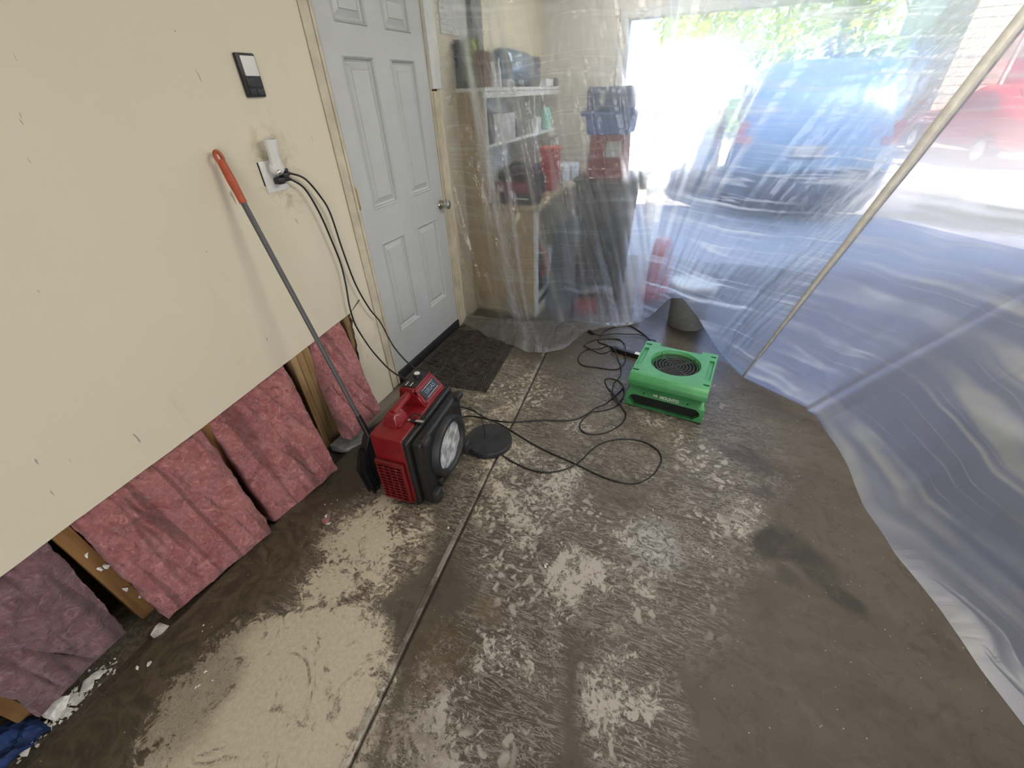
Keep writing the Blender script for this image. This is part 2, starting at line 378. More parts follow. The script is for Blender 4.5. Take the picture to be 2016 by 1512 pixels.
def mat_mat():
    t = NT('embossed_rubber_mat'); o = t.co.outputs['Object']
    w1 = t.n('TexWave', {'wave_type': 'BANDS', 'bands_direction': 'X'}, Vector=o, Scale=22, Distortion=.6).outputs['Fac']
    w2 = t.n('TexWave', {'wave_type': 'BANDS', 'bands_direction': 'Y'}, Vector=o, Scale=22, Distortion=.6).outputs['Fac']
    ch = t.n('TexChecker', None, Vector=t.map(o, rot=(0, 0, .785)), Scale=9).outputs['Fac']
    h = t.math('ADD', t.math('MULTIPLY', ch, w1), t.math('MULTIPLY', t.math('SUBTRACT', 1.0, ch), w2))
    g = t.ramp(t.noise(o, 12, 4), .4, .7)
    c = t.mix(t.ramp(h, .2, .9), (.014, .010, .007), (.085, .066, .052))
    c = t.mix(t.math('MULTIPLY', g, .35), c, (.09, .075, .06))
    return t.pbr(c, .6, 0, t.bump(h, 1.0, .01), .4)

M_WALL = mat_wall(); M_FLOOR = mat_floor()
M_TRIM = plain('worn_cream_trim_paint', (.56, .50, .37), .5, var=.14, scale=9, bump=.1)
M_DOOR = plain('grey_door_paint', (.50, .51, .50), .38, var=.03, scale=5, bump=.02)
M_CEIL = plain('ceiling_paint', (.62, .60, .54), .8, var=.05)
M_GYP = plain('broken_gypsum', (.80, .78, .73), .9, var=.2, scale=60, bump=.4)
M_PAPER = plain('torn_drywall_edge', (.16, .115, .08), .9, var=.5, scale=70, bump=.4)
M_SHEATH = plain('dark_sheathing', (.075, .045, .026), .9, var=.4, scale=20)
M_STUD = mat_wood('aged_stud_wood', (.17, .085, .028), (.27, .145, .055))
M_STUD2 = mat_wood('pale_stud_wood', (.26, .165, .075), (.40, .27, .135))
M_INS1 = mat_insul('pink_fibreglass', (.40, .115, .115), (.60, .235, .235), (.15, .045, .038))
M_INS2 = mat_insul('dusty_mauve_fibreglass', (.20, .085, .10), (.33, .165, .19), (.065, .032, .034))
M_BLACK = plain('black_plastic', (.012, .012, .013), .42, var=.2, bump=.08)
M_BLACK2 = plain('worn_black_rubber', (.022, .022, .024), .55, var=.35, scale=14, bump=.15)
M_CORD = plain('cord_rubber', (.008, .008, .008), .38, var=.1)
M_RED = plain('red_moulded_plastic', (.20, .006, .010), .36, var=.10, scale=10, bump=.03)
M_REDD = plain('deep_red_grille', (.15, .005, .008), .45, var=.1)
M_GREEN = plain('green_moulded_plastic', (.07, .30, .11), .45, var=.10, scale=8, bump=.06)
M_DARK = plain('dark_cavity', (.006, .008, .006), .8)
M_WHITE = plain('white_plastic', (.72, .71, .67), .35, var=.03)
M_CHROME = plain('satin_nickel', (.55, .52, .47), .28, 1.0, var=.1)
M_BRASS = plain('brass', (.60, .42, .16), .35, 1.0, var=.2, scale=40)
M_STEEL = plain('steel_clip', (.75, .73, .68), .3, 1.0)
M_POLE = plain('grey_painted_pole', (.085, .085, .085), .4, var=.1)
M_ORANGE = plain('orange_grip', (.42, .075, .025), .5, var=.12)
M_FILTER = plain('grey_filter_cloth', (.42, .43, .44), .9, var=.5, scale=22, bump=.6)
M_MAT = mat_mat()
M_LETTER = plain('white_print', (.75, .78, .72), .6, var=.02)
M_SILVER = plain('blue_silver_print', (.20, .25, .32), .4, var=.05)
M_SCREEN = plain('smoked_display', (.02, .025, .03), .2)
M_TAN = mat_wood('tan_plywood', (.36, .28, .165), (.44, .35, .215), .5, 2, .6)
M_WSHELF = plain('white_painted_shelf', (.62, .62, .59), .5, var=.06)
M_POSTG = plain('slate_post', (.16, .165, .18), .6)
M_NAVY = plain('navy_blue_plastic', (.06, .09, .25), .45)
M_BLUEB = plain('blue_tote_plastic', (.10, .20, .50), .4)
M_MAROON = plain('red_box', (.26, .03, .035), .5)
M_BIN = plain('charcoal_bin_plastic', (.035, .034, .032), .5, bump=.1)
M_BUCKET = plain('grey_bucket_plastic', (.25, .25, .245), .45)
M_LID = plain('milky_lid', (.75, .77, .78), .2)
M_CONE = plain('orange_plastic', (.75, .10, .05), .5)
M_KRAFT = plain('brown_cardboard', (.17, .105, .075), .8)
M_LIME = plain('lime_fabric', (.25, .32, .05), .8)
M_SLATE = plain('slate_fabric', (.05, .06, .08), .7, bump=.4)
M_GREYBOX = plain('grey_card', (.48, .49, .50), .7)
M_DGREY = plain('dark_grey_plastic', (.09, .09, .11), .6)
M_TEAL = plain('pale_teal_plastic', (.30, .60, .50), .5)
M_GLAZE = plain('silver_blue_wrap', (.22, .30, .38), .22, .3, bump=.5, scale=8)
M_FOIL = plain('amber_clear_plastic', (.50, .32, .12), .25)
M_SIDING = plain('beige_siding', (.40, .34, .26), .8)
M_ASPH = plain('pale_driveway_concrete', (.36, .33, .29), .85, var=.15, scale=4)
M_GRASS = plain('verge_grass', (.12, .20, .04), .9, var=.4, scale=6)
M_TRUNK = plain('bark', (.10, .07, .045), .9, var=.3)
M_LEAF1 = mat_leaf('sunlit_leaves', (.28, .42, .06), (.55, .62, .14))
M_LEAF2 = mat_leaf('green_leaves', (.20, .30, .05), (.42, .48, .12))
M_CARBLUE = plain('slate_blue_car_paint', (.055, .10, .19), .3, .1, var=.03)
M_CARWHITE = plain('white_car_paint', (.92, .92, .90), .2, var=.02)
M_CARRED = plain('red_car_paint', (.55, .03, .03), .25, var=.03)
M_CARGLASS = plain('car_glass', (.03, .04, .05), .05)
M_TYRE = plain('tyre_rubber', (.015, .015, .015), .8)
M_TAIL = plain('tail_lamp_red', (.10, .02, .03), .2)
M_BLUECLOTH = plain('blue_cloth', (.008, .028, .11), .8, var=.4, scale=25, bump=.5)
M_FILMA = mat_film('clear_polythene_left', .05, .09, .14, .6, seed=1.3, vert=-.25, cr=.36, tint=(.82, .83, .80), blur=.2)
M_FILMM = mat_film('clear_polythene', .14, .14, .62, .6, lfl=.35, seed=4.1, vert=.35, blur=.60, cr=.28, freq=8.5, tint=(.68, .79, 1.0), lwid=.042)
M_FILMB = mat_film('cloudy_polythene', .46, .16, .40, .5, seed=9.2, vert=-.5, gr=.32, fmax=.09, lfl=.3, tint=(.68, .74, 1.0), cr=.2, blur=.7, freq=5.5, lwid=.05)
M_TAPE = plain('seam_strip', (.50, .48, .44), .5, var=.1)

# ------------------------------------------------------------------ setting
XW = -1.634
def joint_x(y): return -0.604 + (y - .109) * (-0.801 + .604) / (2.45 - .109)
bm = NB(); rows = []
ys = [-3 + i * .31 for i in range(26)]; ys[-1] = 4.80
for y in ys:
    j = joint_x(y)
    prof = [(-1.85, -.05), (-1.56, -.05), (-1.50, -.022), (-1.492, -.024), (-1.487, -.030), (-1.482, -.006), (-1.476, 0)]
    prof += [(j - .030, 0), (j - .024, .0018), (j - .010, .0012), (j - .006, -.002), (j - .004, -.012), (j + .004, -.012), (j + .006, -.003), (j + .012, .0005), (j + .02, 0)]
    prof += [(.0, 0), (1.5, 0), (4.3, 0)]
    rows.append([bm.verts.new((x, y, z)) for x, z in prof])
for a, b in zip(rows, rows[1:]):
    for i in range(len(a) - 1): bm.faces.new((a[i], a[i + 1], b[i + 1], b[i]))
fl = build('floor', bm, M_FLOOR); tag(fl, 'stained concrete garage floor with dust, damp patches and a tooled joint', 'floor', kind='structure')

# left wall drywall with the lower part cut out
CUTL = [(-3, .44), (.02, .470), (.25, .488), (.65, .512), (1.03, .548), (1.276, .570), (1.415, .586), (1.557, .598)]
def cutz(y):
    for (a, za), (b, zb) in zip(CUTL, CUTL[1:]):
        if y <= b: return za + (zb - za) * (y - a) / (b - a)
    return CUTL[-1][1]
bm = NB(); TH = .013
def slab_strip(bm, pts_lo, pts_hi):
    """two polylines (y,z), closed solid strip of drywall thickness; face at XW"""
    f = [[bm.verts.new((XW, y, z)) for y, z in pl] for pl in (pts_lo, pts_hi)]
    b = [[bm.verts.new((XW - TH, y, z)) for y, z in pl] for pl in (pts_lo, pts_hi)]
    n = len(pts_lo)
    for i in range(n - 1):
        bm.faces.new((f[0][i], f[0][i + 1], f[1][i + 1], f[1][i])); bm.faces.new((b[0][i], b[1][i], b[1][i + 1], b[0][i + 1]))
        q = bm.faces.new((f[0][i], b[0][i], b[0][i + 1], f[0][i + 1])); q.material_index = 1
        bm.faces.new((f[1][i], f[1][i + 1], b[1][i + 1], b[1][i]))
    q = bm.faces.new((f[0][0], f[1][0], b[1][0], b[0][0])); q.material_index = 1
    bm.faces.new((f[0][-1], b[0][-1], b[1][-1], f[1][-1]))
yy = [-3 + i * (1.557 + 3) / 180 for i in range(181)]
lo = [(y, cutz(y) + .0022 * noise.noise(Vector((y * 22, 3, 0))) + .0012 * noise.noise(Vector((y * 90, 9, 0)))) for y in yy]
slab_strip(bm, lo, [(y, 2.6) for y in yy])
# right hand piece with the ragged torn edge
zz = [-.045 + i * (.598 + .045) / 40 for i in range(41)]
def ragy(z):
    base = 1.470 + (1.557 - 1.470) * min(1, max(0, (z + .03) / .63)) ** .7
    return base + .009 * noise.noise(Vector((z * 30, 1, 5))) + .005 * noise.noise(Vector((z * 90, 4, 5)))
f0 = []
lo = [(ragy(z), z) for z in zz]; hi = [(1.7345, z) for z in zz]
slab_strip(bm, lo, hi)
slab_strip(bm, [(1.557, .598), (1.7345, .598)], [(1.557, 2.6), (1.7345, 2.6)])
# wall over and beyond the door
slab_strip(bm, [(1.728, 2.12), (2.74, 2.12)], [(1.728, 2.6), (2.74, 2.6)])
slab_strip(bm, [(2.74, -.02), (4.75, -.02)], [(2.74, 2.6), (4.75, 2.6)])
wl_ = build('wall_left', bm, [M_WALL, M_PAPER]); tag(wl_, 'cream painted drywall with the bottom strip cut out', 'wall', kind='structure')
bm = NB()   # saw over-run at the corner of the cut-out
hull(bm, [(XW + .0006, 1.552, .597), (XW + .0006, 1.60, .6135), (XW + .0006, 1.648, .632), (XW + .0006, 1.650, .638), (XW + .0006, 1.61, .621), (XW + .0006, 1.64, .642), (XW - .004, 1.60, .616)])
tag(build('cut_mark', bm, M_PAPER, wl_), 'dark saw slit running from the corner of the cut-out')
bm = NB(); box(bm, -1.78, -1.765, -3, 4.9, -.05, 2.6); tag(build('wall_outer', bm, M_SHEATH), 'dark sheathing behind the wall studs', 'wall', kind='structure')
bm = NB(); box(bm, -1.80, 4.3, -3.0, 4.90, 2.6, 2.75); tag(build('ceiling', bm, M_CEIL), 'plain garage ceiling', 'ceiling', kind='structure')
bm = NB(); box(bm, -1.80, 4.3, -3.12, -3.0, -.05, 2.75); tag(build('wall_back', bm, M_WALL), 'plain rear garage wall', 'wall', kind='structure')
bm = NB(); box(bm, 4.2, 4.3, -3.0, 4.9, -.05, 2.75); tag(build('wall_right', bm, M_WALL), 'plain right garage wall', 'wall', kind='structure')
# front wall with wide vehicle opening
YF = 4.75; HZ = 2.033; OX = -.848
bm = NB(); box(bm, XW - .1, OX, YF, YF + .14, -.05, 2.6); box(bm, OX, 4.2, YF, YF + .14, HZ, 2.6); box(bm, 3.9, 4.2, YF, YF + .14, -.05, HZ)
tag(build('wall_front', bm, M_CEIL), 'front garage wall around the open vehicle doorway', 'wall', kind='structure')
bm = NB(); box(bm, OX - .07, OX, YF - .018, YF, 0, HZ + .07, .003); box(bm, OX, 3.9, YF - .018, YF, HZ, HZ + .07, .003)
tag(build('trim_1', bm, M_WSHELF), 'white boards edging the vehicle doorway', 'trim', kind='structure')

# door in the left wall
door = empty('door_1', (XW, 1.818, 0)); tag(door, 'grey six-panel entry door', 'door', kind='structure')
DW = .836; DZ0 = .046; DZ1 = 2.08
panels = []
for (za, zb) in ((.30, .865), (1.048, 1.718), (1.834, 2.0)):
    for (ya, yb) in ((.110, .338), (.477, .710)): panels.append((ya, yb, za, zb))
bm = NB()
ycuts = sorted({0, DW} | {v for p in panels for v in p[:2]}); zcuts = sorted({DZ0, DZ1} | {v for p in panels for v in p[2:]})
vg = {}
def V(y, z):
    k = (round(y, 5), round(z, 5))
    if k not in vg: vg[k] = bm.verts.new((0, y, z))
    return vg[k]
for y0, y1 in zip(ycuts, ycuts[1:]):
    for z0, z1 in zip(zcuts, zcuts[1:]):
        if any(abs(y0 - p[0]) < 1e-6 and abs(z0 - p[2]) < 1e-6 for p in panels):
            prev = [V(y0, z0), V(y1, z0), V(y1, z1), V(y0, z1)]
            for ins, dx in ((.004, .007), (.010, .001), (.013, -.012), (.022, -.016), (.026, -.015), (.050, -.003), (.052, .0015)):
                cur = [bm.verts.new((dx, y0 + ins, z0 + ins)), bm.verts.new((dx, y1 - ins, z0 + ins)), bm.verts.new((dx, y1 - ins, z1 - ins)), bm.verts.new((dx, y0 + ins, z1 - ins))]
                for i in range(4): bm.faces.new((prev[i], prev[(i + 1) % 4], cur[(i + 1) % 4], cur[i]))
                prev = cur
            bm.faces.new(prev)
        else: bm.faces.new((V(y0, z0), V(y1, z0), V(y1, z1), V(y0, z1)))
b_ = [bm.verts.new((-.044, y, z)) for y, z in ((0, DZ0), (DW, DZ0), (DW, DZ1), (0, DZ1))]
bm.faces.new(b_)
outer = [[V(0, z) for z in zcuts], [V(DW, z) for z in zcuts], [V(y, DZ0) for y in ycuts], [V(y, DZ1) for y in ycuts]]
for line, (a, b) in zip(outer, ((0, 3), (1, 2), (0, 1), (3, 2))):
    bm.faces.new(line + [b_[b], b_[a]])
build('leaf', bm, M_DOOR, door)
kn = NB(); R90 = Matrix.Rotation(math.pi / 2, 4, 'Y')
lathe(kn, [(.030, 0), (.031, .004), (.028, .009), (.013, .012), (.011, .030), (.016, .037), (.026, .046), (.029, .056), (.026, .066), (.016, .071), (.004, .072)], 28, Matrix.Translation((0.002, .792, .938)) @ R90)
build('door_knob', kn, M_CHROME, door, True)
for z in (1.08, 2.0):
    h = NB(); tube(h, [(.006, -.004, z), (.006, -.004, z + .095)], .006, 10); box(h, -.001, .002, -.020, -.004, z + .002, z + .093, .0005)
    tube(h, [(.006, -.004, z + .095), (.006, -.004, z + .103)], [.004, .002], 8)
    tube(h, [(.006, -.004, z), (.006, -.004, z - .007)], [.004, .002], 8)
    build('hinge', h, M_BRASS, door, True)
bm = NB(); box(bm, XW - .14, XW + .008, 1.81, 2.66, -.03, .042, .003); tag(build('trim_2', bm, M_BLACK2), 'black threshold under the grey door', 'trim', kind='structure')
# casing and jambs
bm = NB()
box(bm, XW, XW + .008, 1.735, 1.786, -.03, 2.16, .002); box(bm, XW, XW + .012, 1.788, 1.805, -.03, 2.12, .002)
box(bm, XW - .14, XW + .002, 1.800, 1.813, -.03, 2.12); box(bm, XW - .14, XW - .05, 1.813, 1.83, 0, 2.1)
tag(build('trim_3', bm, M_TRIM), 'worn cream casing on the hinge side of the grey door', 'trim', kind='structure')
bm = NB()
box(bm, XW - .14, XW + .004, 2.657, 2.672, -.03, 2.12); box(bm, XW, XW + .018, 2.672, 2.735, -.02, 1.575, .002)
box(bm, XW, XW + .018, 1.735, 2.79, 2.10, 2.16, .002)
tag(build('trim_4', bm, M_TRIM), 'worn cream casing on the knob side of the grey door', 'trim', kind='structure')
bm = NB(); box(bm, XW, XW + .020, 2.668, 2.775, 1.585, 2.6, .003); box(bm, XW + .020, XW + .0215, 2.735, 2.741, 1.626, 1.633)
tag(build('trim_5', bm, M_WSHELF), 'white vertical board ending beside the top of the shelf', 'trim', kind='structure')
bm = NB(); box(bm, -1.765, XW - .013, 1.735, 1.80, -.05, 2.6); box(bm, -1.765, XW - .013, 2.672, 2.735, -.05, 2.6)
tag(build('trim_6', bm, M_STUD2), 'rough framing behind the door casing', 'trim', kind='structure')

# studs in the wall cavity
def stud(y0, y1, mat, label, ztop=2.6):
    bm = NB(); box(bm, -1.75, XW - TH - .001, y0, y1, -.045, ztop, .003)
    if y0 < .2 and y0 > 0:
        pass
    return tag(build('wall_stud', bm, mat), label, 'wall stud')
stud(-.205, -.165, M_STUD, 'brown wall stud at the bottom left corner above a blue cloth')
s1 = stud(.150, .198, M_STUD, 'brown wall stud flecked with white drywall paper beside the dusty mauve insulation')
for (z, y) in ((.34, .178), (.27, .172), (.262, .186), (.13, .176), (.06, .19)):
    bm = NB(); c = Vector((XW - TH + .001, y, z)); random.seed(int(z * 1000))
    hull(bm, [c + Vector((random.uniform(-.002, .003), random.uniform(-.010, .010), random.uniform(-.013, .013))) for _ in range(9)])
    build('paper_scrap', bm, M_GYP, s1)
stud(.655, .693, M_STUD, 'brown wall stud between the two large pink insulation batts')
stud(1.128, 1.166, M_STUD2, 'pale wall stud nearest the batts in the group of three beside the narrow batt')
stud(1.168, 1.206, M_STUD2, 'middle pale wall stud of the group of three beside the narrow batt')
stud(1.209, 1.247, M_STUD2, 'pale wall stud touching the narrow pink batt under the broom pole')
stud(1.515, 1.553, M_STUD2, 'wall stud showing behind the ragged edge of the cut drywall')

# ------------------------------------------------------------------ insulation
def batt(c, mat, label, thick=.09, bulge=.03, seed=0, nu=46, nv=52, sag=.0):
    """c: TL, TR, BR, BL front corners; solid quilt, back toward the wall"""
    TL, TR, BR, BL = [Vector(p) for p in c]
    bm = NB(); F = []; B = []
    for j in range(nv + 1):
        v = j / nv; rf = []; rb = []
        for i in range(nu + 1):
            u = i / nu
            p = (TL * (1 - u) + TR * u) * (1 - v) + (BL * (1 - u) + BR * u) * v
            nrm = Vector((1, 0, .25)).normalized()
            e = min(u, 1 - u, v * 1.5, 1 - v); env = min(1, e / .10) ** .5
            q = Vector((p.y * 6 + seed, p.z * 6, seed)); d = bulge * env
            d += env * (.022 * noise.noise(q) + .012 * noise.noise(q * 3.1) + .006 * noise.noise(q * 8) + .003 * noise.noise(q * 19))
            d -= env * .016 * max(0, 1 - abs(noise.noise(Vector((p.y * 11 + p.z * 2.5 + seed, p.z * 1.2, 2)))) * 9)
            edge = .010 * noise.noise(Vector((p.y * 16, p.z * 16, seed + 7))) + .004 * noise.noise(Vector((p.y * 50, p.z * 50, seed + 7)))
            off = Vector((0, edge * (1 if i in (0, nu) else .4), edge * (.8 if j == nv else 0)))
            hang = sag * math.sin(math.pi * u) * v * v
            w = p + nrm * d + off + Vector((hang * .4, 0, -hang))
            rf.append(bm.verts.new(w)); rb.append(bm.verts.new(p - Vector((thick * (.75 + .25 * env), 0, 0)) + off * .6))
        F.append(rf); B.append(rb)
    for j in range(nv):
        for i in range(nu):
            bm.faces.new((F[j][i], F[j][i + 1], F[j + 1][i + 1], F[j + 1][i])); bm.faces.new((B[j][i], B[j + 1][i], B[j + 1][i + 1], B[j][i + 1]))
    for j in range(nv):
        bm.faces.new((F[j][0], F[j + 1][0], B[j + 1][0], B[j][0])); bm.faces.new((F[j][nu], B[j][nu], B[j + 1][nu], F[j + 1][nu]))
    for i in range(nu):
        bm.faces.new((F[0][i], B[0][i], B[0][i + 1], F[0][i + 1])); bm.faces.new((F[nv][i], F[nv][i + 1], B[nv][i + 1], B[nv][i]))
    o = build('insulation_batt', bm, mat, None, True, sharp=60); return tag(o, label, 'insulation')
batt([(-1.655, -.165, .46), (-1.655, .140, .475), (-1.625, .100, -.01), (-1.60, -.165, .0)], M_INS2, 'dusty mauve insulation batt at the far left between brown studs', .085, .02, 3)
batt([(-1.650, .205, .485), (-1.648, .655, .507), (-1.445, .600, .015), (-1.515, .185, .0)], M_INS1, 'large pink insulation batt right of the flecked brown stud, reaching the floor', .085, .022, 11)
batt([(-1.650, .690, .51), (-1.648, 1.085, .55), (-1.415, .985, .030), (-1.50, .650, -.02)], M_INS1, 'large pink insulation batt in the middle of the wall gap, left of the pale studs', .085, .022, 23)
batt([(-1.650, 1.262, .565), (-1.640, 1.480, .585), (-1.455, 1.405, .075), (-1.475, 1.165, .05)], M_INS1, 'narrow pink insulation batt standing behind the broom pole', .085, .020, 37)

# debris along the footing
def chunk(c, r, seed, flat=.45, rz=0):
    random.seed(seed); bm = NB()
    pts = [Vector((random.uniform(-1, 1) * r[0], random.uniform(-1, 1) * r[1], random.uniform(0, 1) * r[0] * flat)) for _ in range(14)]
    hull(bm, pts); return bm
chs = [(-1.600, -.025, .018, 'white drywall chunk highest up the pile beside the mauve batt'), (-1.590, -.062, .020, 'second white drywall chunk down the pile beside the mauve batt'),
       (-1.625, -.145, .030, 'long white drywall shard standing at the brown stud in the corner'), (-1.575, -.10, .014, 'small white drywall piece at the slab edge of the pile'),
       (-1.600, -.10, .013, 'small chalky drywall piece in the middle of the pile'), (-1.575, -.135, .015, 'chalky drywall piece low on the slab side of the pile'),
       (-1.66, -.155, .020, 'off-white drywall flake lying deepest under the mauve batt'), (-1.585, -.235, .020, 'white drywall chunk beside the blue cloth in the corner'),
       (-1.535, .140, .026, 'tan-white drywall flake at the foot of the flecked brown stud')]
for i, (x, y, r, lab) in enumerate(chs):
    bm = chunk(None, (r * 1.15, r * 1.5), 50 + i, .7 if i == 2 else .45)
    tag(build('drywall_chunk', bm, M_GYP, None, False, (x, y, -.045 + (.0 if x < -1.545 else .01)), (0, 0, i)), lab, 'drywall chunk', 'broken drywall along the wall foot')
bm = NB(); random.seed(5)
for i in range(170):
    y = random.gauss(-.11, .085); x = -1.585 + random.gauss(0, .028) - .1 * max(0, -y - .15)
    if y > .03 or x > -1.55: continue
    z = -.047; r = random.uniform(.003, .009)
    hull(bm, [Vector((x, y, z)) + Vector((random.uniform(-r, r), random.uniform(-r, r), random.uniform(0, r))) for _ in range(7)])
tag(build('drywall_crumbs', bm, M_GYP), 'small white drywall crumbs scattered along the footing', 'crumbs', kind='stuff')
bm = NB(); random.seed(8)
for (x, y, n, s) in ((-1.27, .727, 3, .012), (-1.438, .069, 2, .010), (-.73, .90, 1, .006), (-.70, .95, 1, .004), (-1.33, .83, 3, .005), (-1.2, .1, 4, .005), (-.3, .9, 3, .005), (.1, 1.3, 2, .005), (-1.35, .2, 3, .004)):
    for k in range(n):
        cx = x + random.uniform(-.03, .03) * (n > 1); cy = y + random.uniform(-.03, .03) * (n > 1)
        hull(bm, [Vector((cx, cy, 0)) + Vector((random.uniform(-s, s), random.uniform(-s, s), random.uniform(0, s * .7))) for _ in range(8)])
tag(build('floor_grit', bm, M_GYP), 'tiny white grit specks scattered over the concrete', 'grit', kind='stuff')
bm = NB()   # scrap of fallen insulation
bmesh.ops.create_icosphere(bm, subdivisions=3, radius=.014)
for v in bm.verts: v.co *= 1 + .5 * noise.noise(v.co * 120); v.co.z = v.co.z * .6 + .007
tag(build('insulation_scrap', bm, M_INS1, None, True, (-1.265, .73, 0)), 'small pink insulation tuft lying on the floor', 'insulation scrap')
bm = NB()   # blue cloth bottom-left corner
bmesh.ops.create_grid(bm, x_segments=24, y_segments=24, size=.5)
for v in bm.verts:
    n = noise.noise(v.co * 6); v.co = Vector((v.co.x * .15, v.co.y * .22, .035 + .03 * n + .012 * noise.noise(v.co * 18) - .10 * v.co.length ** 2))
ob = build('blue_cloth', bm, M_BLUECLOTH, None, True, (-1.64, -.285, -.03)); md = ob.modifiers.new('s', 'SOLIDIFY'); md.thickness = .004
tag(ob, 'crumpled blue cloth in the bottom left corner of the wall gap', 'cloth')
bm = NB(); extrude_poly(bm, [(-1.60, 1.12), (-1.49, 1.13), (-1.44, 1.22), (-1.455, 1.30), (-1.60, 1.30)], 'z', -.030, .012, .003)
tag(build('drywall_offcut', bm, plain('grey_gypsum', (.30, .30, .29), .8, var=.2, bump=.2)), 'grey-white drywall offcut on the floor under the narrow batt', 'drywall offcut')

# ------------------------------------------------------------------ wall fittings
ctl = empty('door_opener_control', (XW, 1.397, 1.636), label='black wall-mounted garage door control with a large white button', cat='wall control')
bm = NB(); box(bm, 0, .016, -.040, .040, -.066, .066, .004); build('housing', bm, M_BLACK, ctl, True)
bm = NB(); box(bm, .014, .020, -.026, .034, -.002, .058, .002); tag(build('push_button', bm, M_WHITE, ctl, True), 'large white push button')
bm = NB(); box(bm, .014, .0195, -.030, .036, -.036, -.006, .0015); build('button_panel', bm, M_BLACK2, ctl, True)
for y in (-.028, .003):
    bm = NB(); box(bm, .014, .019, y, y + .028 + (.004 if y > 0 else 0), -.060, -.040, .0015); build('small_button', bm, M_BLACK2, ctl, True)
out = empty('wall_outlet', (XW, 1.364, 1.305), label='white wall outlet plate under the control', cat='outlet')
bm = NB(); box(bm, 0, .006, -.056, .056, -.058, .058, .003); build('cover_plate', bm, M_WHITE, out, True)
for z in (.020, -.022):
    bm = NB(); box(bm, .005, .008, -.017, .017, z - .014, z + .014, .002); build('socket', bm, M_WHITE, out, True)
bm = NB(); box(bm, -.0005, .001, -.0605, -.054, -.030, .055); tag(build('wall_gap', bm, M_DARK, out), 'dark gap at the edge of the plate')
nl = empty('night_light', (XW + .008, 1.366, 1.335), label='white plug-in night light above the black plugs', cat='night light')
bm = NB(); bmesh.ops.create_uvsphere(bm, u_segments=24, v_segments=16, radius=.03)
for v in bm.verts: v.co = Vector((v.co.x * .75 + .020, v.co.y * 1.1, v.co.z * .95))
build('lamp_base', bm, M_WHITE, nl, True)
bm = NB(); lathe(bm, [(.0225, 0), (.0225, .045), (.026, .095), (.0262, .098), (.0235, .098), (.020, .060)], 28, Matrix.Translation((.026, -.004, .004)) @ Matrix.Rotation(.10, 4, 'Y') @ Matrix.Scale(.8, 4, (1, 0, 0)), True, True)
build('lamp_shade', bm, M_WHITE, nl, True)
bm = NB(); bmesh.ops.create_uvsphere(bm, u_segments=16, v_segments=10, radius=.011); build('light_sensor', bm, M_STEEL, nl, True, (.034, -.010, -.014))

def cable(name, pts, r, label, cat='power cord', n=8, parent=None, mat=None, group=None):
    bm = NB(); tube(bm, catmull(pts, n), r, 8); o = build(name, bm, mat or M_CORD, parent, True, sharp=80)
    return tag(o, label, cat, group) if parent is None else o
# plugs
c1 = empty('extension_cord', (0, 0, 0), label='black power cord hanging lower, plugged into the outlet and running down behind the red machine', cat='power cord')
bm = NB(); box(bm, XW + .008, XW + .040, 1.345, 1.378, 1.275, 1.300, .005); tube(bm, [(XW + .026, 1.372, 1.288), (XW + .028, 1.40, 1.288), (-1.602, 1.416, 1.284)], [.010, .008, .005], 10); build('plug', bm, M_CORD, c1, True)
cable('cable', [(-1.602, 1.413, 1.285), (-1.60, 1.469, 1.238), (-1.60, 1.511, 1.13), (-1.60, 1.535, 1.007), (-1.60, 1.553, .88), (-1.60, 1.548, .77), (-1.60, 1.532, .65), (-1.60, 1.537, .54), (-1.585, 1.56, .43), (-1.48, 1.50, .40), (-1.30, 1.40, .39), (-1.15, 1.345, .40), (-1.09, 1.335, .405)], .0042, '', parent=c1)
c2 = empty('extension_cord', (0, 0, 0), label='black power cord hanging higher, arching from the outlet past the door hinge', cat='power cord')
bm = NB(); box(bm, XW + .008, XW + .036, 1.380, 1.408, 1.290, 1.312, .004); tube(bm, [(XW + .022, 1.40, 1.304), (-1.606, 1.425, 1.306)], [.009, .005], 10); box(bm, XW + .010, XW + .028, 1.402, 1.420, 1.308, 1.326, .003); build('plug', bm, M_CORD, c2, True)
cable('cable', [(-1.606, 1.423, 1.306), (-1.60, 1.485, 1.276), (-1.60, 1.54, 1.20), (-1.60, 1.575, 1.113), (-1.60, 1.590, .93), (-1.60, 1.615, .744), (-1.60, 1.67, .58), (-1.59, 1.72, .47), (-1.45, 1.62, .40), (-1.28, 1.50, .40), (-1.14, 1.42, .405), (-1.10, 1.39, .41)], .0042, '', parent=c2)

# ------------------------------------------------------------------ broom
bro = empty('broom', (-1.22, 1.05, 0), label='broom leaning on the wall with a grey pole, orange grip and black head', cat='broom')
o0 = Vector((-1.22, 1.05, 0)); top = Vector((-1.605, 1.137, 1.410)); bot = Vector((-1.280, 1.112, .215)); ax = (bot - top).normalized()
bm = NB(); tube(bm, [top + ax * .165 - o0, bot - o0], .0105, 14); build('pole', bm, M_POLE, bro, True)
bm = NB()
L = [(.020, .0135), (.05, .0145), (.09, .0155), (.13, .0140), (.166, .0135)]
tube(bm, [top + ax * l - o0 for l, r in L], [r for l, r in L], 14)
ring = []; side = ax.cross(Vector((1, 0, 0))).normalized()
for k in range(17):
    a = 2 * math.pi * k / 16; ring.append(top + ax * (.012 + .020 * math.cos(a)) + side * .012 * math.sin(a) - o0)
tube(bm, ring, .0065, 8, False); tag(build('grip', bm, M_ORANGE, bro, True), 'orange grip with a hanging hole')
bm = NB(); tube(bm, [bot - ax * .10 - o0, bot + ax * .01 - o0, bot + ax * .03 - o0], [.0125, .015, .017], 12)
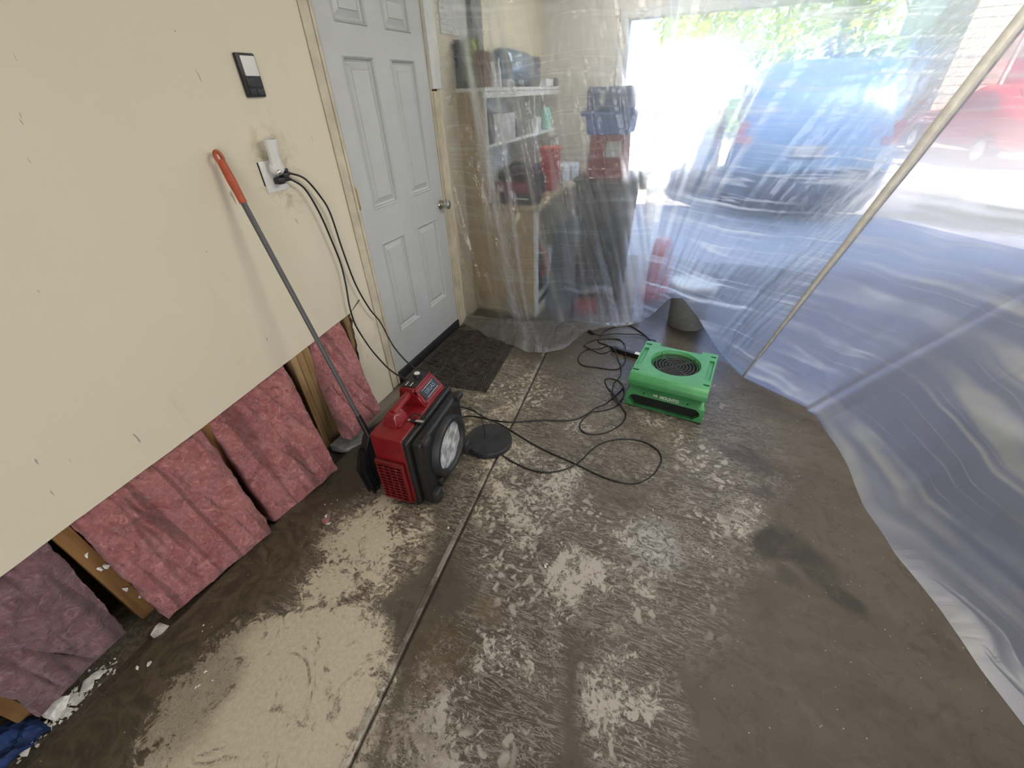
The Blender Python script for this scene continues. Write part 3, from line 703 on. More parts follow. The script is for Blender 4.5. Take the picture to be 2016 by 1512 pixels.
hull(bm, [p - o0 for p in (Vector((-1.300, 1.10, .20)), Vector((-1.262, 1.10, .20)), Vector((-1.30, 1.05, .13)), Vector((-1.26, 1.04, .13)), Vector((-1.285, 1.20, .14)), Vector((-1.245, 1.20, .14)), Vector((-1.28, 1.125, .225)), Vector((-1.26, 1.125, .225)))])
tube(bm, [Vector((-1.28, 1.12, .215)) - o0, Vector((-1.24, 1.20, .225)) - o0, Vector((-1.20, 1.26, .25)) - o0], [.012, .009, .007], 8)
build('broom_head', bm, M_BLACK, bro, True)
bm = NB(); random.seed(3)
for k in range(300):
    u = random.random(); w = random.uniform(-1, 1)
    a = Vector((-1.28 + .02 * w, 1.045 + .15 * u, .150)); b = Vector((-1.175 - .055 * u + .028 * w, .940 + .25 * u, .002))
    m_ = (a + b) / 2 + Vector((-.022 + .01 * w, -.012, 0))
    tube(bm, [a - o0, m_ - o0, b - o0], [.0035, .0035, .002], 4)
build('bristles', bm, M_BLACK, bro)['kind'] = 'stuff'

# ------------------------------------------------------------------ red air scrubber
RX, RY = -1.105, .950
mac = empty('air_scrubber', (RX, RY, 0), math.radians(4), 'red and black portable air scrubber with a round intake and a carry handle', 'air scrubber')
SH = .395; SL = .42
def taper_box(bm, x0, x1, y0, y1, z0, z1, bev, dxt=0.0, dyt=0.0):
    vs = [(x0, y0, z0), (x1, y0, z0), (x1, y1, z0), (x0, y1, z0), (x0 + dxt, y0 + dyt, z1), (x1, y0 + dyt, z1), (x1, y1 - dyt, z1), (x0 + dxt, y1 - dyt, z1)]
    v = [bm.verts.new(p) for p in vs]
    fs = [bm.faces.new([v[i] for i in f]) for f in ((0, 3, 2, 1), (4, 5, 6, 7), (0, 1, 5, 4), (1, 2, 6, 5), (2, 3, 7, 6), (3, 0, 4, 7))]
    bmesh.ops.recalc_face_normals(bm, faces=fs)
    bmesh.ops.bevel(bm, geom=list({e for f in fs for e in f.edges}), offset=bev, segments=3, affect='EDGES', profile=.5)
bm = NB(); taper_box(bm, 0, .175, 0, SL, .012, SH, .018, .006, .004); build('body_shell', bm, M_RED, mac, True)
bm = NB(); taper_box(bm, .012, .160, -.016, .02, .014, .262, .008, 0, 0); 
vp = build('vent_grille', bm, M_RED, mac, True)
cb = NB()
for r in range(11):
    for c in range(4): box(cb, .024 + c * .031, .024 + c * .031 + .026, -.03, -.004, .032 + r * .0195, .032 + r * .0195 + .0125)
cut(vp, cb); vp.data.materials[0] = M_REDD
# black front housing
bm = NB(); taper_box(bm, .172, .200, -.004, SL + .004, .006, SH - .002, .010, 0, 0); box(bm, .178, .184, -.007, SL + .007, .004, SH + .002, .002)
taper_box(bm, .198, .250, .014, SL - .014, .012, SH - .016, .014, 0, 0)
hs = build('front_housing', bm, M_BLACK, mac, True)
CY, CZ = .215, .205
bm = NB(); lathe(bm, [(.150, .235), (.148, .268), (.140, .280), (.122, .280), (.115, .270), (.112, .245)], 48, Matrix.Translation((0, CY, CZ)) @ R90, False, False)
build('intake_ring', bm, M_BLACK2, mac, True)
bm = NB(); lathe(bm, [(.114, .262), (.06, .263), (.001, .264)], 40, Matrix.Translation((0, CY, CZ)) @ R90, False, True)
bmesh.ops.subdivide_edges(bm, edges=bm.edges, cuts=2)
for v in bm.verts: v.co.x += .007 * noise.noise(v.co * 22)
tag(build('filter', bm, M_FILTER, mac, True), 'crumpled grey filter cloth inside the intake')
for (y, z) in ((.016, .016), (SL - .016, .016), (SL - .016, SH - .03), (.02, SH - .03)):
    bm = NB(); y_ = max(.0, min(SL, y)); y_ = y_ + (.035 if y_ < .1 else -.02); taper_box(bm, .235, .276 if z < .1 else .268, y_ - .026, y_ + .026, max(.003, z - .01), z + (.058 if z < .1 else .022), .009, 0, 0)
    if z < .1: lathe(bm, [(.016, 0), (.016, .006), (.006, .008)], 16, Matrix.Translation((.275, y_, .034)) @ R90)
    build('corner_foot' if z < .1 else 'corner_latch', bm, M_BLACK2, mac, True)
for y in (.10, .31):
    bm = NB(); taper_box(bm, .246, .268, y - .012, y + .012, .06 if y < .2 else .05, .10, .004, 0, 0); build('rib', bm, M_BLACK2, mac, True)
# handle post, bar and control box
bm = NB()
hull(bm, [(.035, .065, SH - .01), (.125, .055, SH - .01), (.125, .165, SH - .01), (.035, .165, SH - .01), (.050, .085, SH + .05), (.100, .085, SH + .05), (.100, .140, SH + .052), (.050, .145, SH + .052), (.118, .095, SH + .028), (.118, .14, SH + .03)])
bmesh.ops.bevel(bm, geom=list(bm.edges), offset=.006, segments=2, affect='EDGES')
tube(bm, [(.075, .11, SH + .038), (.075, .18, SH + .046), (.075, .27, SH + .046)], .020, 14)
build('carry_handle', bm, M_RED, mac, True)
bm = NB(); hull(bm, [(.020, .235, SH - .02), (.165, .225, SH - .02), (.172, .410, SH - .02), (.018, .415, SH - .02), (.026, .248, SH + .072), (.110, .240, SH + .076), (.114, .405, SH + .076), (.026, .408, SH + .072), (.168, .232, SH + .004), (.172, .405, SH + .004)])
bmesh.ops.bevel(bm, geom=list(bm.edges), offset=.006, segments=2, affect='EDGES')
cbx = build('control_box', bm, M_RED, mac, True)
bm = NB(); box(bm, .034, .104, .262, .396, SH + .070, SH + .0785, .002); build('control_panel', bm, M_BLACK, cbx, True)
bm = NB(); lathe(bm, [(.019, 0), (.017, .016), (.014, .019)], 24, Matrix.Translation((.070, .348, SH + .077))); build('dial', bm, M_BLACK, cbx, True)
bm = NB(); lathe(bm, [(.0135, 0), (.0135, .002)], 20, Matrix.Translation((.070, .348, SH + .0958))); build('dial_cap', bm, M_WHITE, cbx, True)
for x in (.050, .074):
    bm = NB(); box(bm, x, x + .003, .268, .298, SH + .0775, SH + .0792); build('print_mark', bm, M_LETTER, cbx)
# sloped display
a0 = Vector((.113, .0, SH + .068)); a1 = Vector((.166, .0, SH + .010)); dn = (a1 - a0).normalized(); nn = Vector((-dn.z, 0, dn.x)); nn = nn if nn.z > 0 else -nn
Md = Matrix((( 0, -dn.x, nn.x, 0), (1, 0, 0, 0), (0, -dn.z, nn.z, 0), (0, 0, 0, 1)))
ctr = (a0 + a1) / 2 + Vector((0, .322, 0)) + nn * .004
bm = NB(); box(bm, -.064, .064, -.025, .025, -.002, .001, .0008, M=Matrix.Translation(ctr) @ Md); build('display_plate', bm, M_SCREEN, cbx)
text('SIRIAS', .030, M_SILVER, cbx, Matrix.Translation(ctr + nn * .0012) @ Md @ Matrix.Scale(1.08, 4, (1, 0, 0)))
for sgn in (-1, 1):
    bm = NB(); box(bm, -.050, .050, sgn * .020 - .0008, sgn * .020 + .0008, 0, .002, M=Matrix.Translation(ctr) @ Md); build('print_mark', bm, M_LETTER, cbx)
for sy, q in ((-.078, .1), (-.078, .9), (.072, .12)):
    bm = NB(); lathe(bm, [(.004, 0), (.004, .002)], 10, Matrix.Translation(a0 * (1 - q) + a1 * q + Vector((0, .322 + sy, 0)) + nn * .004) @ Md); build('screw', bm, M_DARK, cbx)
bm = NB(); box(bm, .150, .205, .118, .136, SH + .002, SH + .010, .003); tube(bm, catmull([(.135, .14, SH + .004), (.140, .16, SH + .016), (.175, .155, SH + .020), (.22, .145, SH + .012)], 4), .0035, 6)
tag(build('latch', bm, M_BLACK, mac, True), 'black latch over the body seam')
bm = NB(); box(bm, .172, .208, .120, .134, SH + .010, SH + .013, .001); build('latch_plate', bm, M_STEEL, mac, True)
bm = NB(); box(bm, .132, .145, .120, .132, SH + .000, SH + .010, .002); build('latch_catch', bm, M_STEEL, mac, True)
bm = NB(); tube(bm, catmull([(.29, .40, .300), (.33, .44, .22), (.34, .45, .12), (.335, .452, .05)], 5), .0018, 6); build('tether', bm, M_CORD, mac, True)

# round cover lying on the floor
lid = empty('round_intake_cover', (-.790, 1.452, 0), math.radians(20), 'round black intake cover lying on the floor beside the red machine', 'cover')
bm = NB(); lathe(bm, [(.118, .002), (.124, .006), (.124, .030), (.119, .036), (.110, .034), (.05, .031), (.001, .030)], 56); build('disc', bm, M_BLACK2, lid, True)
bm = NB(); box(bm, -.165, -.118, -.030, .020, .002, .022, .004); box(bm, -.165, -.150, -.030, .020, .02, .055, .004); build('hinge_tab', bm, M_BLACK, lid, True)

# ------------------------------------------------------------------ green air mover
GX, GY = -.172, 2.030
mov = empty('air_mover', (GX, GY, 0), math.radians(-6.0), 'green low-profile air mover with a round wire grille on top', 'air mover')
GW = .432; GH = .235
prof = [(.035, .0), (.012, .006), (.008, .100), (.030, .118), (.060, .135), (.045, .152), (.012, .160), (-.012, .168), (-.018, .176), (-.016, .205), (-.004, .222), (.012, GH), (.405, GH), (.425, GH - .010), (.432, .19), (.440, .10), (.430, .0)]
bm = NB(); extrude_poly(bm, prof, 'x', 0, GW, .005)
for v in bm.verts:   # crowned front lip and narrower waist
    x, y, z = v.co; s = (x / GW - .5) * 2
    if z > .15 and y < .06: v.co.y -= .014 * (1 - s * s)
    if z > .15: v.co.x = GW / 2 + (x - GW / 2) * .975
    elif .10 < z < .15: v.co.x = GW / 2 + (x - GW / 2) * .95
gb = build('housing', bm, M_GREEN, mov, True, sharp=28)
def stadium(x0, x1, z0, z1, n=10):
    r = (z1 - z0) * .48; pts = []
    for cx, cz, a0_ in ((x1 - r, z0 + r * .25, -90), (x1 - r, z1 - r, 0), (x0 + r, z1 - r, 90), (x0 + r, z0 + r * .25, 180)):
        rr = r if cz > (z0 + z1) / 2 else r * .25
        for k in range(n + 1):
            a = math.radians(a0_ + 90 * k / n); pts.append((cx + rr * math.cos(a) * (1 if rr == r else 1), cz + rr * math.sin(a)))
    return pts
cb = NB(); extrude_poly(cb, stadium(.018, GW - .018, .010, .092), 'y', -.05, .36); cut(gb, cb)
cb = NB(); lathe(cb, [(.131, GH - .16), (.131, GH - .018), (.150, GH + .02)], 64, Matrix.Translation((GW / 2, .215, 0))); cut(gb, cb)
cb = NB()
for sx in (0, 1):
    x0 = .012 if sx == 0 else GW - .047
    box(cb, x0 + .004, x0 + .031, .105, .320, GH - .014, GH + .05, .003)
    for (ya, yb) in ((.045, .060), (.360, .375)): box(cb, x0 + (.004 if sx else -.0), x0 + .034, ya, yb, GH - .014, GH + .05, .003)
box(cb, .095, GW - .095, .372, .50, GH - .030, GH + .05, .004); cut(gb, cb)
# dark sheet stands for the shade inside the outlet; dark disc under the grille
bm = NB(); extrude_poly(bm, stadium(.0185, GW - .0185, .0105, .0915), 'y', .042, .050); build('outlet_shade_sheet', bm, M_DARK, mov)
bm = NB(); lathe(bm, [(.128, GH - .050), (.001, GH - .050)], 48, Matrix.Translation((GW / 2, .215, 0)), False, False); build('fan_cavity', bm, M_DARK, mov)
bm = NB()
for i in range(7):
    r = .012 + i * .0185
    for zz_ in (0,):
        tube(bm, [(GW / 2 + r * math.cos(a * math.pi / 24), .215 + r * math.sin(a * math.pi / 24), GH - .020) for a in range(49)], .0017, 6, False)
for k in range(4):
    a = math.pi / 4 + k * math.pi / 2; tube(bm, [(GW / 2 + .01 * math.cos(a), .215 + .01 * math.sin(a), GH - .024), (GW / 2 + .136 * math.cos(a), .215 + .136 * math.sin(a), GH - .020)], .0018, 6)
tag(build('wire_grille', bm, plain('bronze_wire', (.16, .13, .11), .35, .8), mov, True), 'round wire grille of concentric rings')
for k in range(4):
    a = math.pi / 4 + k * math.pi / 2; bm = NB(); lathe(bm, [(.007, 0), (.007, .006), (.004, .008)], 12, Matrix.Translation((GW / 2 + .138 * math.cos(a), .215 + .138 * math.sin(a), GH - .018))); build('grille_clip', bm, M_BLACK, mov, True)
bm = NB(); box(bm, .10, GW - .10, .378, .418, GH - .032, GH - .027, .001); tag(build('rear_panel', bm, plain('lilac_grey_panel', (.35, .38, .50), .3), mov), 'glossy grey rear panel')
for x in (.14, .22, .30):
    bm = NB(); lathe(bm, [(.004, 0), (.004, .002)], 10, Matrix.Translation((x, .392, GH - .027))); build('screw', bm, M_BLACK, mov)
Mt = Matrix.Translation((GW * .53, .0062, .109)) @ Matrix.Rotation(math.radians(52), 4, 'X')
text('MOUNTO', .023, M_LETTER, mov, Matrix.Translation((GW * .56, .0160, .1085)) @ Matrix.Rotation(math.radians(38), 4, 'X'), bold=.0011)
bm = NB(); Ml = Matrix.Translation((GW * .385, .0160, .1085)) @ Matrix.Rotation(math.radians(38), 4, 'X')
for k, (xa, xb, ya, yb) in enumerate(((-.014, -.004, .001, .007), (-.002, .010, -.004, .007), (.0, .006, .002, .010), (-.010, -.006, -.004, .002))): box(bm, xa, xb, ya, yb, 0, .001, M=Ml)
build('logo_mark', bm, M_LETTER, mov)
for x in (.10, .34):
    bm = NB(); lathe(bm, [(.0045, -.003), (.0045, .001)], 10, Matrix.Translation((x, .016, .1085)) @ Matrix.Rotation(math.radians(38), 4, 'X')); build('screw', bm, M_DARK, mov)
for (x, y) in ((.03, .05), (GW - .03, .05), (.03, .40), (GW - .03, .40)):
    pass

# ------------------------------------------------------------------ cords on the floor  (x, y, z)
RC = .0040; Z = RC + .0006
def fz(pts, z=Z): return [(x, y, z if len(t) == 0 else t[0]) for x, y, *t in pts]
A_ = [(-.865,1.31,.34),(-.850,1.405,.25),(-.855,1.51,.13),(-.845,1.595,.03),(-.80,1.61,.006)]+[(-0.702, 1.576, 0.0046), (-0.529, 1.511, 0.0046), (-0.321, 1.463, 0.0046), (-0.157, 1.423, 0.0046), (-0.037, 1.428, 0.0046), (0.038, 1.489, 0.0046), (0.079, 1.583, 0.0046), (0.084, 1.659, 0.0046), (0.047, 1.716, 0.0046), (-0.03, 1.745, 0.0046), (-0.126, 1.727, 0.0046), (-0.21, 1.67, 0.0046), (-0.26, 1.59, 0.0046), (-0.291, 1.5, 0.0046), (-0.34, 1.419, 0.0046), (-0.422, 1.359, 0.0046), (-0.51, 1.344, 0.0046), (-0.599, 1.359, 0.0046), (-0.646, 1.372, 0.0046), (-0.681, 1.386, 0.0046)]
cable('extension_cord', A_, RC, 'black power cord leaving the red machine and making the large open loop on the floor', n=5)
B_ = [(-1.035, 1.586, 0.0046), (-0.979, 1.621, 0.0046), (-0.867, 1.628, 0.0046), (-0.76, 1.642, 0.0046), (-0.654, 1.691, 0.0046), (-0.547, 1.739, 0.0046), (-0.475, 1.758, 0.0046), (-0.403, 1.801, 0.0046), (-0.355, 1.866, 0.0046), (-0.319, 1.944, 0.0046), (-0.276, 1.996, 0.0046), (-0.244, 2.077, 0.0046), (-0.223, 2.128, 0.0046), (-0.203, 2.192, 0.0046), (-0.189, 2.129, 0.0046), (-0.192, 2.063, 0.0046), (-0.206, 2.006, 0.0046), (-0.244, 1.956, 0.0046), (-0.295, 1.918, 0.0046), (-0.329, 1.885, 0.0125), (-0.361, 1.821, 0.0046), (-0.369, 1.761, 0.0046), (-0.353, 1.722, 0.0046), (-0.32, 1.703, 0.0046), (-0.276, 1.71, 0.0046), (-0.223, 1.743, 0.0046), (-0.178, 1.799, 0.0046), (-0.146, 1.871, 0.0046), (-0.143, 1.94, 0.0046), (-0.165, 1.98, 0.0046), (-0.198, 2.029, 0.0125), (-0.242, 2.099, 0.0125), (-0.292, 2.16, 0.0046), (-0.326, 2.231, 0.0046), (-0.32, 2.267, 0.0046), (-0.283, 2.276, 0.0046), (-0.241, 2.261, 0.0046), (-0.2, 2.193, 0.0125), (-0.187, 2.119, 0.0125), (-0.2, 2.039, 0.0125), (-0.234, 2.059, 0.0125), (-0.259, 2.138, 0.0046), (-0.267, 2.228, 0.0046), (-0.251, 2.281, 0.0125), (-0.246, 2.358, 0.0046), (-0.267, 2.456, 0.0046), (-0.295, 2.515, 0.0046), (-0.337, 2.586, 0.0046), (-0.387, 2.621, 0.0046), (-0.454, 2.623, 0.0046), (-0.522, 2.597, 0.0046), (-0.557, 2.532, 0.0046), (-0.561, 2.45, 0.0046), (-0.535, 2.39, 0.0046), (-0.486, 2.366, 0.0046), (-0.412, 2.376, 0.0046), (-0.33, 2.38, 0.0046), (-0.275, 2.406, 0.0046), (-0.251, 2.461, 0.0125), (-0.25, 2.544, 0.0046), (-0.276, 2.666, 0.0046), (-0.301, 2.766, 0.0046), (-0.342, 2.809, 0.0046), (-0.402, 2.805, 0.0046), (-0.486, 2.768, 0.0046), (-0.541, 2.708, 0.0046), (-0.565, 2.652, 0.0046), (-0.551, 2.61, 0.0125), (-0.496, 2.583, 0.0125), (-0.419, 2.565, 0.0046), (-0.343, 2.584, 0.0125)]
B_ = [(x, y, .042 if (abs(x + .27) < .125 and abs(y - 2.62) < .06) else z) for x, y, z in B_]
B_[:0] = [(-1.06, 1.40, .08), (-1.06, 1.50, .02)]
cable('extension_cord', B_, RC, 'black power cord running from the red machine to the tangle beside the green mover', n=4)
cc_ = empty('extension_cord', (0, 0, 0), label='short black power cord behind the green mover ending in a loose plug', cat='power cord')
cable('cable', [(-0.085, 2.49, 0.0046), (-0.1, 2.6, 0.0046), (-0.105, 2.72, 0.0046), (-0.084, 2.853, 0.0126), (-0.129, 2.865, 0.0126), (-0.171, 2.908, 0.0126), (-0.225, 2.92, 0.0126), (-0.298, 2.899, 0.0126), (-0.4, 2.872, 0.0126), (-0.467, 2.824, 0.0126), (-0.513, 2.817, 0.0126), (-0.545, 2.832, 0.0126)], RC, '', n=4, parent=cc_)
bm = NB(); tube(bm, [(-.535, 2.828, .012), (-.555, 2.838, .013), (-.585, 2.852, .013)], [.006, .012, .013], 10); build('plug', bm, M_CORD, cc_, True)
cable('extension_cord', [(-0.1, 2.49, 0.0046), (-0.115, 2.6, 0.0046), (-0.12, 2.75, 0.0046), (-0.13, 2.873, 0.0046), (-0.185, 2.954, 0.0046), (-0.257, 3.025, 0.0046), (-0.318, 3.068, 0.0046), (-0.357, 3.064, 0.0046), (-0.417, 2.999, 0.0046), (-0.466, 2.928, 0.0046), (-0.485, 2.869, 0.0046), (-0.482, 2.802, 0.0046), (-0.483, 2.736, 0.0046), (-0.466, 2.713, 0.0046), (-0.416, 2.7, 0.0046), (-0.365, 2.66, 0.0046)], RC, 'black power cord arching beyond the green mover to the rectangular adapter', n=4)
# black plug box behind the green mover
pw = empty('power_strip', (-.27, 2.62, 0), math.radians(-13), 'black rectangular power adapter on the floor left of the green air mover', 'power adapter')
bm = NB(); box(bm, -.095, .115, -.020, .020, .001, .034, .004); build('case', bm, M_BLACK, pw, True)
bm = NB(); box(bm, .075, .110, -.016, .016, .0338, .0352, .0005); build('label_strip', bm, M_LETTER, pw)

# ------------------------------------------------------------------ door mat
mt = NB(); pts = [(-1.004, 1.868), (-1.595, 1.800), (-1.600, 2.56), (-1.075, 2.63)]
extrude_poly(mt, pts, 'z', .0005, .008, .003)
mo = build('door_mat', mt, M_MAT); tag(mo, 'dark brown embossed rubber mat in front of the grey door', 'door mat')
bm = NB(); P2 = [Vector((x, y, .008)) for x, y in pts]
cc = sum(P2, Vector()) / 4
for k in range(4):
    a = P2[k] + (cc - P2[k]) * .05; b = P2[(k + 1) % 4] + (cc - P2[(k + 1) % 4]) * .05
    tube(bm, [a, b], .0035, 6)
for k in range(7):       # basket-weave ribs
    for l in range(8):
        u0, v0 = .09 + k * .118, .08 + l * .106
        for s in range(4):
            if (k + l) % 2: ua, va, ub, vb = u0 + s * .028, v0, u0 + s * .028 + .004, v0 + .096
            else: ua, va, ub, vb = u0, v0 + s * .026, u0 + .108, v0 + s * .026 + .003
            f_ = lambda u, v: (P2[1] * (1 - u) + P2[0] * u) * (1 - v) + (P2[2] * (1 - u) + P2[3] * u) * v
            tube(bm, [f_(min(ua, .95), min(va, .95)), f_(min(ub, .95), min(vb, .95))], .0030, 4)
build('raised_pattern', bm, M_MAT, mo)['kind'] = 'stuff'

# ------------------------------------------------------------------ workbench and shelves behind the film
BX = -1.075; BY = 2.985; BE = 4.70
wb = empty('workbench', (XW, BY, 0), label='tan plywood workbench along the left wall behind the film', cat='workbench')
def L(o, x, y, z): return (x - o.location.x, y - o.location.y, z - o.location.z)
def pbox(name, par, x0, x1, y0, y1, z0, z1, mat, bev=.002):
    bm = NB(); l = par.location; box(bm, x0 - l.x, x1 - l.x, y0 - l.y, y1 - l.y, z0 - l.z, z1 - l.z, bev)
    return build(name, bm, mat, par)
pbox('end_panel', wb, XW + .001, BX - .012, BY, BY + .018, .0, .835, M_TAN)
pbox('corner_post', wb, BX - .012, BX + .012, BY - .004, BE, 0, .06, M_WSHELF); pbox('corner_post', wb, BX - .012, BX + .014, BY - .004, BY + .040, .06, .835, M_WSHELF)
pbox('front_post', wb, BX - .012, BX + .014, BE - .09, BE - .05, .06, .835, M_WSHELF)
pbox('benchtop', wb, XW + .001, BX + .022, BY - .012, BE, .838, .876, M_TAN, .004)
bm = NB(); box(bm, .275, .279, -.0135, -.011, .838, .876); build('edge_seam', bm, M_PAPER, wb)
pbox('lower_shelf', wb, XW + .02, BX - .02, BY + .03, BE, .10, .12, M_WSHELF)
sh = empty('shelf_unit', (XW, BY, .876), label='wall shelf unit with tan end panel and white shelves standing on the workbench', cat='shelf unit')
SX = -1.425
pbox('end_panel', sh, XW + .001, -1.53, BY, BY + .018, .878, 1.560, M_TAN); pbox('end_panel', sh, -1.527, SX - .014, BY, BY + .018, .878, 1.530, M_TAN)
pbox('end_rail', sh, XW + .001, SX - .014, BY - .003, BY + .020, 1.532, 1.562, M_TAN)
pbox('face_edge', sh, SX - .014, SX, BY, BY + .022, .878, 1.562, M_WSHELF)
pbox('shelf_board', sh, XW + .001, SX + .004, BY, BE, 1.562, 1.585, M_WSHELF)
pbox('face_rail', sh, SX - .016, SX, BY + .02, BE, 1.525, 1.562, M_WSHELF)
pbox('shelf_board', sh, XW + .001, SX, BY + .02, BE, 1.235, 1.255, M_WSHELF)
pbox('back_panel', sh, XW + .001, XW + .006, BY + .02, BE, .88, 1.56, M_WSHELF)
pbox('divider', sh, XW + .006, SX - .002, 3.95, 3.965, .88, 1.56, M_WSHELF)
# pegboard and post high on the wall
pb = NB(); box(pb, XW, XW + .006, 2.86, 3.20, 1.86, 2.55)
pgo = tag(build('pegboard', pb, M_WSHELF), 'white perforated pegboard high on the wall right of the door', 'pegboard')
pb = NB()
for i in range(13):
    for j in range(26): box(pb, XW + .0058, XW + .0066, 2.872 + i * .0254, 2.877 + i * .0254, 1.875 + j * .0254, 1.880 + j * .0254)
build('peg_holes', pb, M_PAPER, pgo)['kind'] = 'stuff'
pb = NB(); box(pb, XW, XW + .035, 3.225, 3.385, 1.80, 2.6, .003); tag(build('wall_post', pb, M_POSTG), 'dark slate vertical board high on the wall beside the pegboard', 'board')
# things on top of the shelves (z 1.585)
TZ = 1.586
def thing(name, loc, label, cat, parts, rz=0, group=None):
    e = empty(name, loc, rz, label, cat, group)
    for nm, bm, mat in parts: build(nm, bm, mat, e, True)
    return e
def bb(*a, bev=.004): b = NB(); box(b, *a, bev); return b
def soft(w, d, h, seed, k=.012, sub=3):
    b = NB(); bmesh.ops.create_cube(b, size=1); bmesh.ops.subdivide_edges(b, edges=b.edges, cuts=7, use_grid_fill=True)
    for v in b.verts:
        c = v.co.copy(); s = 1 - .16 * (abs(c.x * 2) ** 4 * abs(c.y * 2) ** 2 + abs(c.z * 2) ** 6 * .5)
        v.co = Vector((c.x * w * s, c.y * d * s, (c.z + .5) * h)) + Vector((noise.noise(c * 3 + Vector((seed, 0, 0))), noise.noise(c * 3 + Vector((0, seed, 0))), noise.noise(c * 3 + Vector((0, 0, seed))) * (c.z + .5))) * k * 3
    return b
def solo(name, bm, mat, loc, label, cat, rz=0, group=None):
    o = build(name, bm, mat, None, True, loc, (0, 0, rz)); return tag(o, label, cat, group)
solo('folded_tarp', soft(.045, .13, .245, 2), M_SLATE, (-1.604, 3.06, TZ), 'dark slate folded fabric standing at the left end of the shelf top', 'fabric')
solo('fabric_bag', soft(.046, .12, .250, 5), M_LIME, (-1.545, 3.095, TZ), 'lime green fabric bag standing on the shelf top beside the brown box', 'bag')
solo('clear_jar', (lambda b: (lathe(b, [(.045, 0), (.05, .05), (.042, .12), (.03, .15)], 20), b)[1])(NB()), M_LID, (-1.56, 3.345, TZ), 'pale clear jar standing behind the brown box on the shelf top', 'jar')
thing('cardboard_box', (-1.465, 3.075, TZ), 'tall brown cardboard box on the near end of the shelf top', 'box', [('carton', bb(-.033, .033, -.06, .06, 0, .185), M_KRAFT), ('lid_flap', bb(-.034, .034, -.062, .062, .183, .187, bev=.001), M_KRAFT)])
for i, (y, h, r, lab) in enumerate(((3.22, .12, .014, 'slim pale bottle on the shelf top just right of the brown box'), (3.30, .15, .016, 'tall pale bottle on the shelf top in front of the silver roll'))):
    b = NB(); lathe(b, [(r, 0), (r, h * .65), (r * .4, h * .78), (r * .4, h)], 16); b2 = NB(); lathe(b2, [(r * .5, h), (r * .5, h + .014)], 12)
    thing('bottle', (-1.455, y, TZ), lab, 'bottle', [('body', b, M_LID), ('cap', b2, M_WHITE)], group='bottles on the shelf top')
solo('small_carton', bb(-.03, .03, -.04, .04, 0, .045), M_GREYBOX, (-1.455, 3.42, TZ), 'small pale carton at the front of the shelf top', 'box')
b = NB(); lathe(b, [(.02, 0), (.10, .0), (.112, .03), (.112, .42), (.10, .45), (.02, .45)], 30, Matrix.Rotation(-math.pi / 2, 4, 'X'))
for v in b.verts: v.co += Vector((noise.noise(v.co * 12), 0, noise.noise(v.co * 12 + Vector((5, 0, 0))))) * .012
solo('wrapped_roll', b, M_GLAZE, (-1.51, 3.45, TZ + .122), 'shiny silver-blue wrapped roll lying on the shelf top', 'roll')
solo('dark_case', soft(.14, .26, .20, 9, .006), M_DGREY, (-1.52, 4.10, TZ), 'dark grey case behind the silver roll on the shelf top', 'case')
solo('glass_tray', bb(-.07, .07, -.10, .10, 0, .055), M_LID, (-1.50, 4.38, TZ), 'pale clear tray at the far end of the shelf top', 'tray')
solo('small_black_box', bb(-.03, .03, -.05, .05, 0, .06), M_BLACK, (-1.46, 4.58, TZ), 'small black box at the far end of the shelf top', 'box')
# middle shelf z 1.256
solo('grey_card_box', bb(-.09, .09, -.20, .20, 0, .17), M_GREYBOX, (-1.535, 3.36, 1.256), 'large light grey box on the middle shelf', 'box')
solo('dark_binder', bb(-.09, .09, -.03, .03, 0, .20), M_DGREY, (-1.525, 3.09, 1.256), 'dark grey upright case at the near end of the middle shelf', 'case')
b = NB(); box(b, -.07, .07, -.10, .10, 0, .09, .01); solo('round_tin', b, M_DGREY, (-1.52, 3.72, 1.256), 'dark tin box on the middle shelf right of the grey box', 'box')
solo('pale_carton', bb(-.05, .05, -.07, .07, 0, .11), M_WSHELF, (-1.49, 4.10, 1.256), 'off-white carton on the middle shelf past the divider', 'box')
b = NB(); lathe(b, [(.05, 0), (.055, .12), (.03, .17)], 20); solo('teal_tub', b, M_TEAL, (-1.48, 4.40, 1.256), 'pale teal tub on the middle shelf', 'tub')
# bench top z .877
tb = empty('tool_bag', (-1.235, 3.13, .877), label='black and red tool bag on the near end of the bench', cat='tool bag')
build('body', soft(.34, .24, .20, 4, .008), M_NAVY and plain('black_bag_fabric', (.025, .018, .03), .7, bump=.3), tb, True)
build('red_panel', bb(-.165, .10, -.126, -.119, .075, .150), plain('plum_bag_panel', (.16, .015, .045), .6), tb, True)
b = NB(); tube(b, catmull([(-.09, -.02, .19), (-.06, -.03, .25), (.05, -.03, .25), (.08, -.02, .19)], 6), .010, 8); build('handle', b, M_BLACK, tb, True)
for k in range(4): build('white_stroke', bb(-.135 + k * .012, -.130 + k * .012, -.1275, -.126, .085, .125, bev=.0005), M_LETTER, tb)
build('zip_strip', bb(.0, .10, -.127, -.122, .035, .042, bev=.001), M_LETTER, tb)
solo('paper_tray', (lambda b: (hull(b, [(-.13, -.14, 0), (.13, -.14, 0), (.13, .14, .0), (-.13, .14, 0), (-.13, -.14, .012), (.13, -.14, .012), (.13, .14, .10), (-.13, .14, .10)]), b)[1])(NB()), M_LID, (-1.37, 3.42, .877), 'sloping white tray on the bench behind the tool bag', 'tray')
b = NB(); hull(b, [(-.055, -.045, 0), (.055, -.045, 0), (.055, .045, 0), (-.055, .045, 0), (-.075, -.05, .30), (.075, -.05, .30), (.075, .05, .30), (-.075, .05, .30)])
